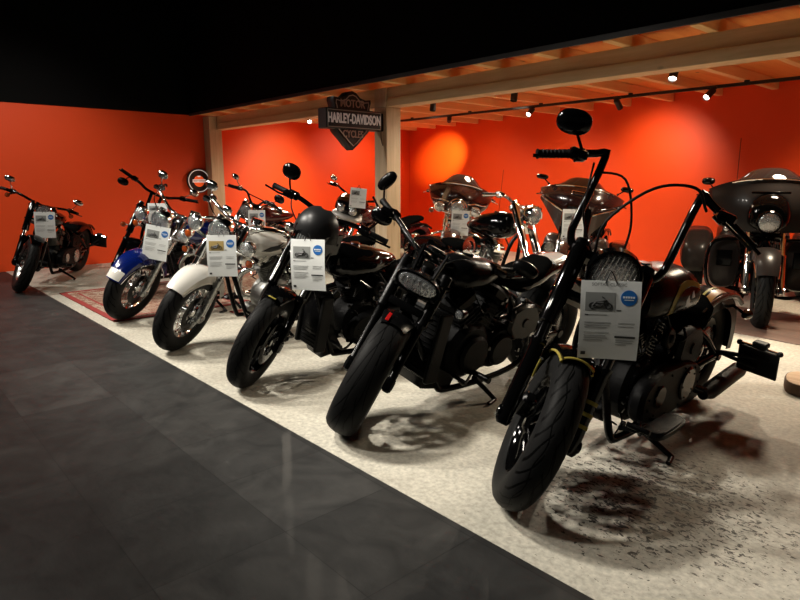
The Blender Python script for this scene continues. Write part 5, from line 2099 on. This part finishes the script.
def trike():
    m = Moto('graphite three wheeler with wide batwing fairing at the right', (-1.80, 5.876), -22, 0, 0, 1.70, .335, .135, .335, .16, rake=28, group=BR, cat='three wheeled motorcycle', name='trike_motorcycle')
    m.fork(.72, .13, 'tele', CHROME, CHROME, BLACK)
    m.wheel(True, '9', BLACK, TREADC)
    m.caliper(1)
    c = m.P(.74, 0, .14)
    fo, sh = batwing(m, Vector((c.x + .02, 0, 1.06)), .98, .48, GREYP, screen_h=.10, notch=.02)
    t = MB()
    t.box(Vector(sh(0, .72)) + Vector((.01, 0, 0)), (.02, .30, .020), None, .006)
    t.build('vent', BLACK, fo)
    # lamp nacelle
    nb = MB()
    loft_tab(nb, [(c.x - .10, .95, .18, .20, .12, 2.4), (c.x + .06, .96, .165, .20, .125, 2.3), (c.x + .12, .945, .14, .16, .118, 2.2), (c.x + .14, .93, .112, .11, .105, 2.1)], 10, 28)
    m.part(nb, 'headlight_nacelle', BLACK, True, ang=50)
    m.headlight(Vector((c.x + .13, 0, .915)), .098, .08, BLACK, BLACK, LENS)
    for sd in (-1, 1):
        m.signal((c.x - .06, sd * .32, .84), (c.x - .08, sd * .14, .84), BLACK, LENS, True, .03)
    m.bars([(.26, 0, 1.06), (.25, .10, 1.08), (.20, .28, 1.14), (.12, .38, 1.16), (-.04, .54, 1.14)], .0145, BLACK, .125, RUBBER, BLACK, res=4)
    m.mirror(-1, (.10, -.50, 1.27), (.06, .036), BLACK)
    m.mirror(1, (.10, .50, 1.27), (.06, .036), BLACK)
    m.front_fender(m.Rf + .04, .10, 28, 185, (.05, .10, .06), GREYP, CHROME, (.8, .95), .026)
    m.tank(-.2, .40, .84, .16, .13, GREYP, console=BLACK)
    m.seat(SEAT_TWO)
    m.frame(SATIN)
    m.engine(SATIN, SATIN, BLACK, BLACK)
    m.primary(BLACK)
    m.air_cleaner(BLACK)
    m.exhaust(BLACK, BLACK)
    m.footboards(SATIN)
    finish_common(m, 99)
    for sd in (-1, 1):
        lb = MB()
        loft_tab(lb, [(.20, .52, .05, .08, .08, 2.5), (.24, .52, .12, .21, .22, 2.8), (.36, .52, .14, .25, .26, 2.8), (.44, .52, .13, .22, .24, 2.8), (.47, .52, .06, .12, .12, 2.5)], 10, 24, sd * .31)
        lo = m.part(lb, 'lower_fairing', GREYP, ang=50)
        sp = MB()
        sp.box((.468, sd * .31, .56), (.03, .13, .15), None, .012)
        sp.build('glove_door', BLACK, lo)
        eg = MB()
        eg.tube([(.40, sd * .08, .22), (.50, sd * .25, .22), (.52, sd * .42, .30), (.52, sd * .46, .50), (.50, sd * .40, .72), (.44, sd * .10, .74)], .017, 10, 5)
        m.part(eg, 'engine_guard', BLACK)
        # rear fender pods and wheels
        rf = MB()
        tab = [(a_, b_ - .07, c_, d_, e_, f_) for a_, b_, c_, d_, e_, f_ in ((-1.28, .56, .06, .10, .10, 2.6), (-1.22, .56, .14, .20, .20, 3.), (-1.0, .58, .17, .25, .22, 3.2), (-.72, .57, .17, .24, .22, 3.2), (-.52, .52, .15, .18, .17, 3.), (-.46, .50, .07, .08, .08, 2.6))]
        loft_tab(rf, tab, 16, 26, sd * .55)
        m.part(rf, 'rear_fender', GREYP, ang=50)
        wm = MB()
        R, w = .30, .20
        rr = R * .62
        wm.lathe([(rr, -.08), (rr + .01, -.085), (rr - .01, -.04), (rr - .02, 0), (rr - .01, .04), (rr + .01, .085), (rr, .08), (rr - .03, 0)], (0, 0, 0), (0, 1, 0), 40, loop=True)
        wm.disc((0, 0, 0), (0, 1, 0), .05, .12, 20)
        for k in range(7):
            a = 2 * PI * k / 7
            wm.tube([(.03 * math.cos(a), sd * .03, .03 * math.sin(a)), (rr * math.cos(a), sd * .04, rr * math.sin(a))], [.02, .014], 8)
        wo = wm.build('rear_wheel', BLACK, m.root, Matrix.Translation((-.85, sd * .56, R + .002)))
        MB().lathe(tyre_profile(R, w, rr), (0, 0, 0), (0, 1, 0), 56, loop=True).build('tire', TREADC, wo, ang=60)
    bd = MB()
    loft_tab(bd, [(-1.38, .62, .20, .06, .10, 3), (-1.34, .62, .33, .18, .18, 3.4), (-1.05, .64, .36, .22, .22, 3.6), (-.70, .62, .34, .18, .22, 3.4), (-.48, .58, .16, .10, .14, 3)], 14, 28)
    m.part(bd, 'trunk', GREYP, ang=50)
    ax = MB()
    ax.tube([(-.85, -.5, .302), (-.85, .5, .302)], .035, 12)
    m.part(ax, 'rear_axle', SATIN)
    for sd in (-.2, .45):
        an = MB()
        an.tube([(-1.1, sd, .8), (-1.2, sd, 1.75)], .003, 6)
        m.part(an, 'antenna', MATTE)
    return m


BIKES = {}
BIKES['gold'] = bike_gold()
BIKES['oval'] = bike_oval()
BIKES['fairing'] = bike_fairing()
BIKES['white'] = bike_white()
BIKES['blue'] = bike_blue()
BIKES['dark'] = bike_dark_bars()
BIKES['far'] = bike_far()
BIKES['side'] = bike_side()
BIKES['classic'] = bagger('dark red touring motorcycle with batwing fairing and two chrome passing lamps', (-5.2, 5.42), -30, 12, BROWNP, 101, 'classic')
BIKES['modern'] = bagger('dark brown touring motorcycle with bronze cheek panels below a slotted fairing', (-3.6, 5.5), -20, 12, BROWNP, 111, 'modern')
BIKES['red'] = bike_red_bars()
BIKES['twin'] = bike_twin_lamp()
BIKES['trike'] = trike()
# ------------------------------------------------------------------ price tags
def tag_at(bike, label, loc, yaw, dz=0., **k):
    m = BIKES[bike]
    p = m.M @ m.SM @ Vector(loc)
    p = Vector((p.x, p.y, p.z + dz))
    return price_tag(label, p, yaw, **k)


def hl(b, fo=.19, d=.64):
    return BIKES[b].P(d, 0, fo)


price_tag('large curled price sheet with a blue sticker on the nearest gold trimmed motorcycle', (-1.085, 1.985, .783), 35, w=.205, h=.288, head=True, curl=.02)
price_tag('price sheet hanging below the black bullet fairing', (-3.009, 1.978, .789), 33)
price_tag('price sheet with an ochre photo above the white front fender', (-4.146, 1.988, .738), 48, photo=PHOTOY)
price_tag('tilted price sheet above the blue front fender', (-5.465, 2.005, .732), 50, roll=12)
price_tag('small price sheet behind the tilted one above the blue fender', (-6.405, 2.393, .945), 50, w=.2, h=.2, sticker=False)
price_tag('price sheet on the lone motorcycle by the left orange wall', (-8.108, 1.706, .764), 68, roll=2)
price_tag('price sheet on the dark red motorcycle with mini ape bar', (-7.066, 3.891, .752), 50)
price_tag('price sheet standing above the twin headlights left of the wooden post', (-5.949, 4.66, 1.065), 45, roll=6, w=.2, h=.24, sticker=False)
price_tag('price sheet below the batwing fairing with chrome passing lamps', (-5.056, 5.526, .767), 41, roll=4)
price_tag('price sheet on the black lamp panel of the bronze cheeked motorcycle', (-3.506, 5.549, .835), 33)

# ------------------------------------------------------------------ lights
WARM = (1, .84, .62)
spot('track spotlight throwing a yellow glow on the wall, nearest the room corner', -6.92, 7.27, (-8.85, 9.2, 1.72), power=1300, size=25, blend=1., col=(1, .95, .40))
spot('lit spotlight facing the hall, left of the tall angular handlebar mirror', -5.33, 7.25, (-4.9, 4.4, .2), power=160, size=75)
spot('dark spotlight tilted at the orange wall, right of the tall handlebar mirror', -4.05, 7.24, (-4.1, 8.55, 1.25), power=105, size=96, blend=1., col=WARM)
spot('bright tilted spotlight on the rear track at the right', -2.92, 7.22, (-3.4, 4.6, .3), power=160, size=75)
spot('dark downlight on the beam track nearest the central wooden post', -5.53, 5.52, (-5.4, 5.2, 0), lit=False)
spot('dark downlight on the beam track midway along the gallery', -4.29, 5.52, (-4.1, 5.0, 0), lit=False)
spot('glaring downlight on the beam track at the right', -2.56, 5.52, (-2.2, 3.9, 0), power=160, size=100)
spot('tilted spotlight on the beam track left of the blade sign', -8.24, 5.52, (-6.8, 4.6, .8), power=140, size=70)


def lamp(x, y, z, aim, power, size=50, blend=.5, col=(1, .935, .83), soft=.2):
    l = bpy.data.lights.new('unseen_spot', 'SPOT')
    l.energy = power
    l.color = col
    l.spot_size = R_(size)
    l.spot_blend = blend
    l.shadow_soft_size = soft
    o = bpy.data.objects.new('unseen_spot', l)
    COL.objects.link(o)
    o.location = (x, y, z)
    o.rotation_euler = (Vector(aim) - Vector((x, y, z))).to_track_quat('-Z', 'Y').to_euler()


# spotlights of the hall ceiling above the aisle, aimed at the front row
for x, y, aimx, pw in ((-3.7, .6, -1.5, 800), (-5.2, -.4, -2.9, 760), (-6.4, -.4, -4.2, 760), (-7.8, -.4, -5.6, 720), (-9.3, .2, -7.6, 460)):
    lamp(x, y, 4.1, (aimx, 2.9, .2), pw, 56, .8)
# unseen down lights added over the aisle as frontal fill for the bikes
for x, y, pw in ((-3.0, -1.0, 420), (-4.9, -1.8, 300), (-7.4, -1.8, 330)):
    lamp(x, y, 4.15, (x - .2, y + 1.2, 0), pw, 110, .9)
# left wall washers, then unseen back wall washers added to brighten the gallery
lamp(-8.4, 6.3, 2.25, (-10.15, 6.05, 1.4), 170, 62, 1., (1, .9, .5))
lamp(-8.6, 7.9, 2.25, (-10.15, 7.9, 1.2), 90, 100, 1., WARM)
lamp(-7.4, 1.6, 4.1, (-10.15, 2.0, .7), 300, 70, 1.)
for x, pw in ((-1.6, 100), (-5.6, 110), (-7.3, 95)):
    lamp(x, 7.1, 2.25, (x - .1, wall_y(x), .55), pw, 92, 1., WARM)
for x in (-8.4, -5.0, -1.6):  # unseen wide lamps added so the floor bounces light up to the boards
    lamp(x, 6.2, 2.27, (x, 5.9, 0), 300, 155, .9, WARM)

w = bpy.data.worlds.new('hall')
w.use_nodes = True
bg = w.node_tree.nodes['Background']
bg.inputs[0].default_value = (1, .93, .85, 1)
bg.inputs[1].default_value = .02
S.world = w
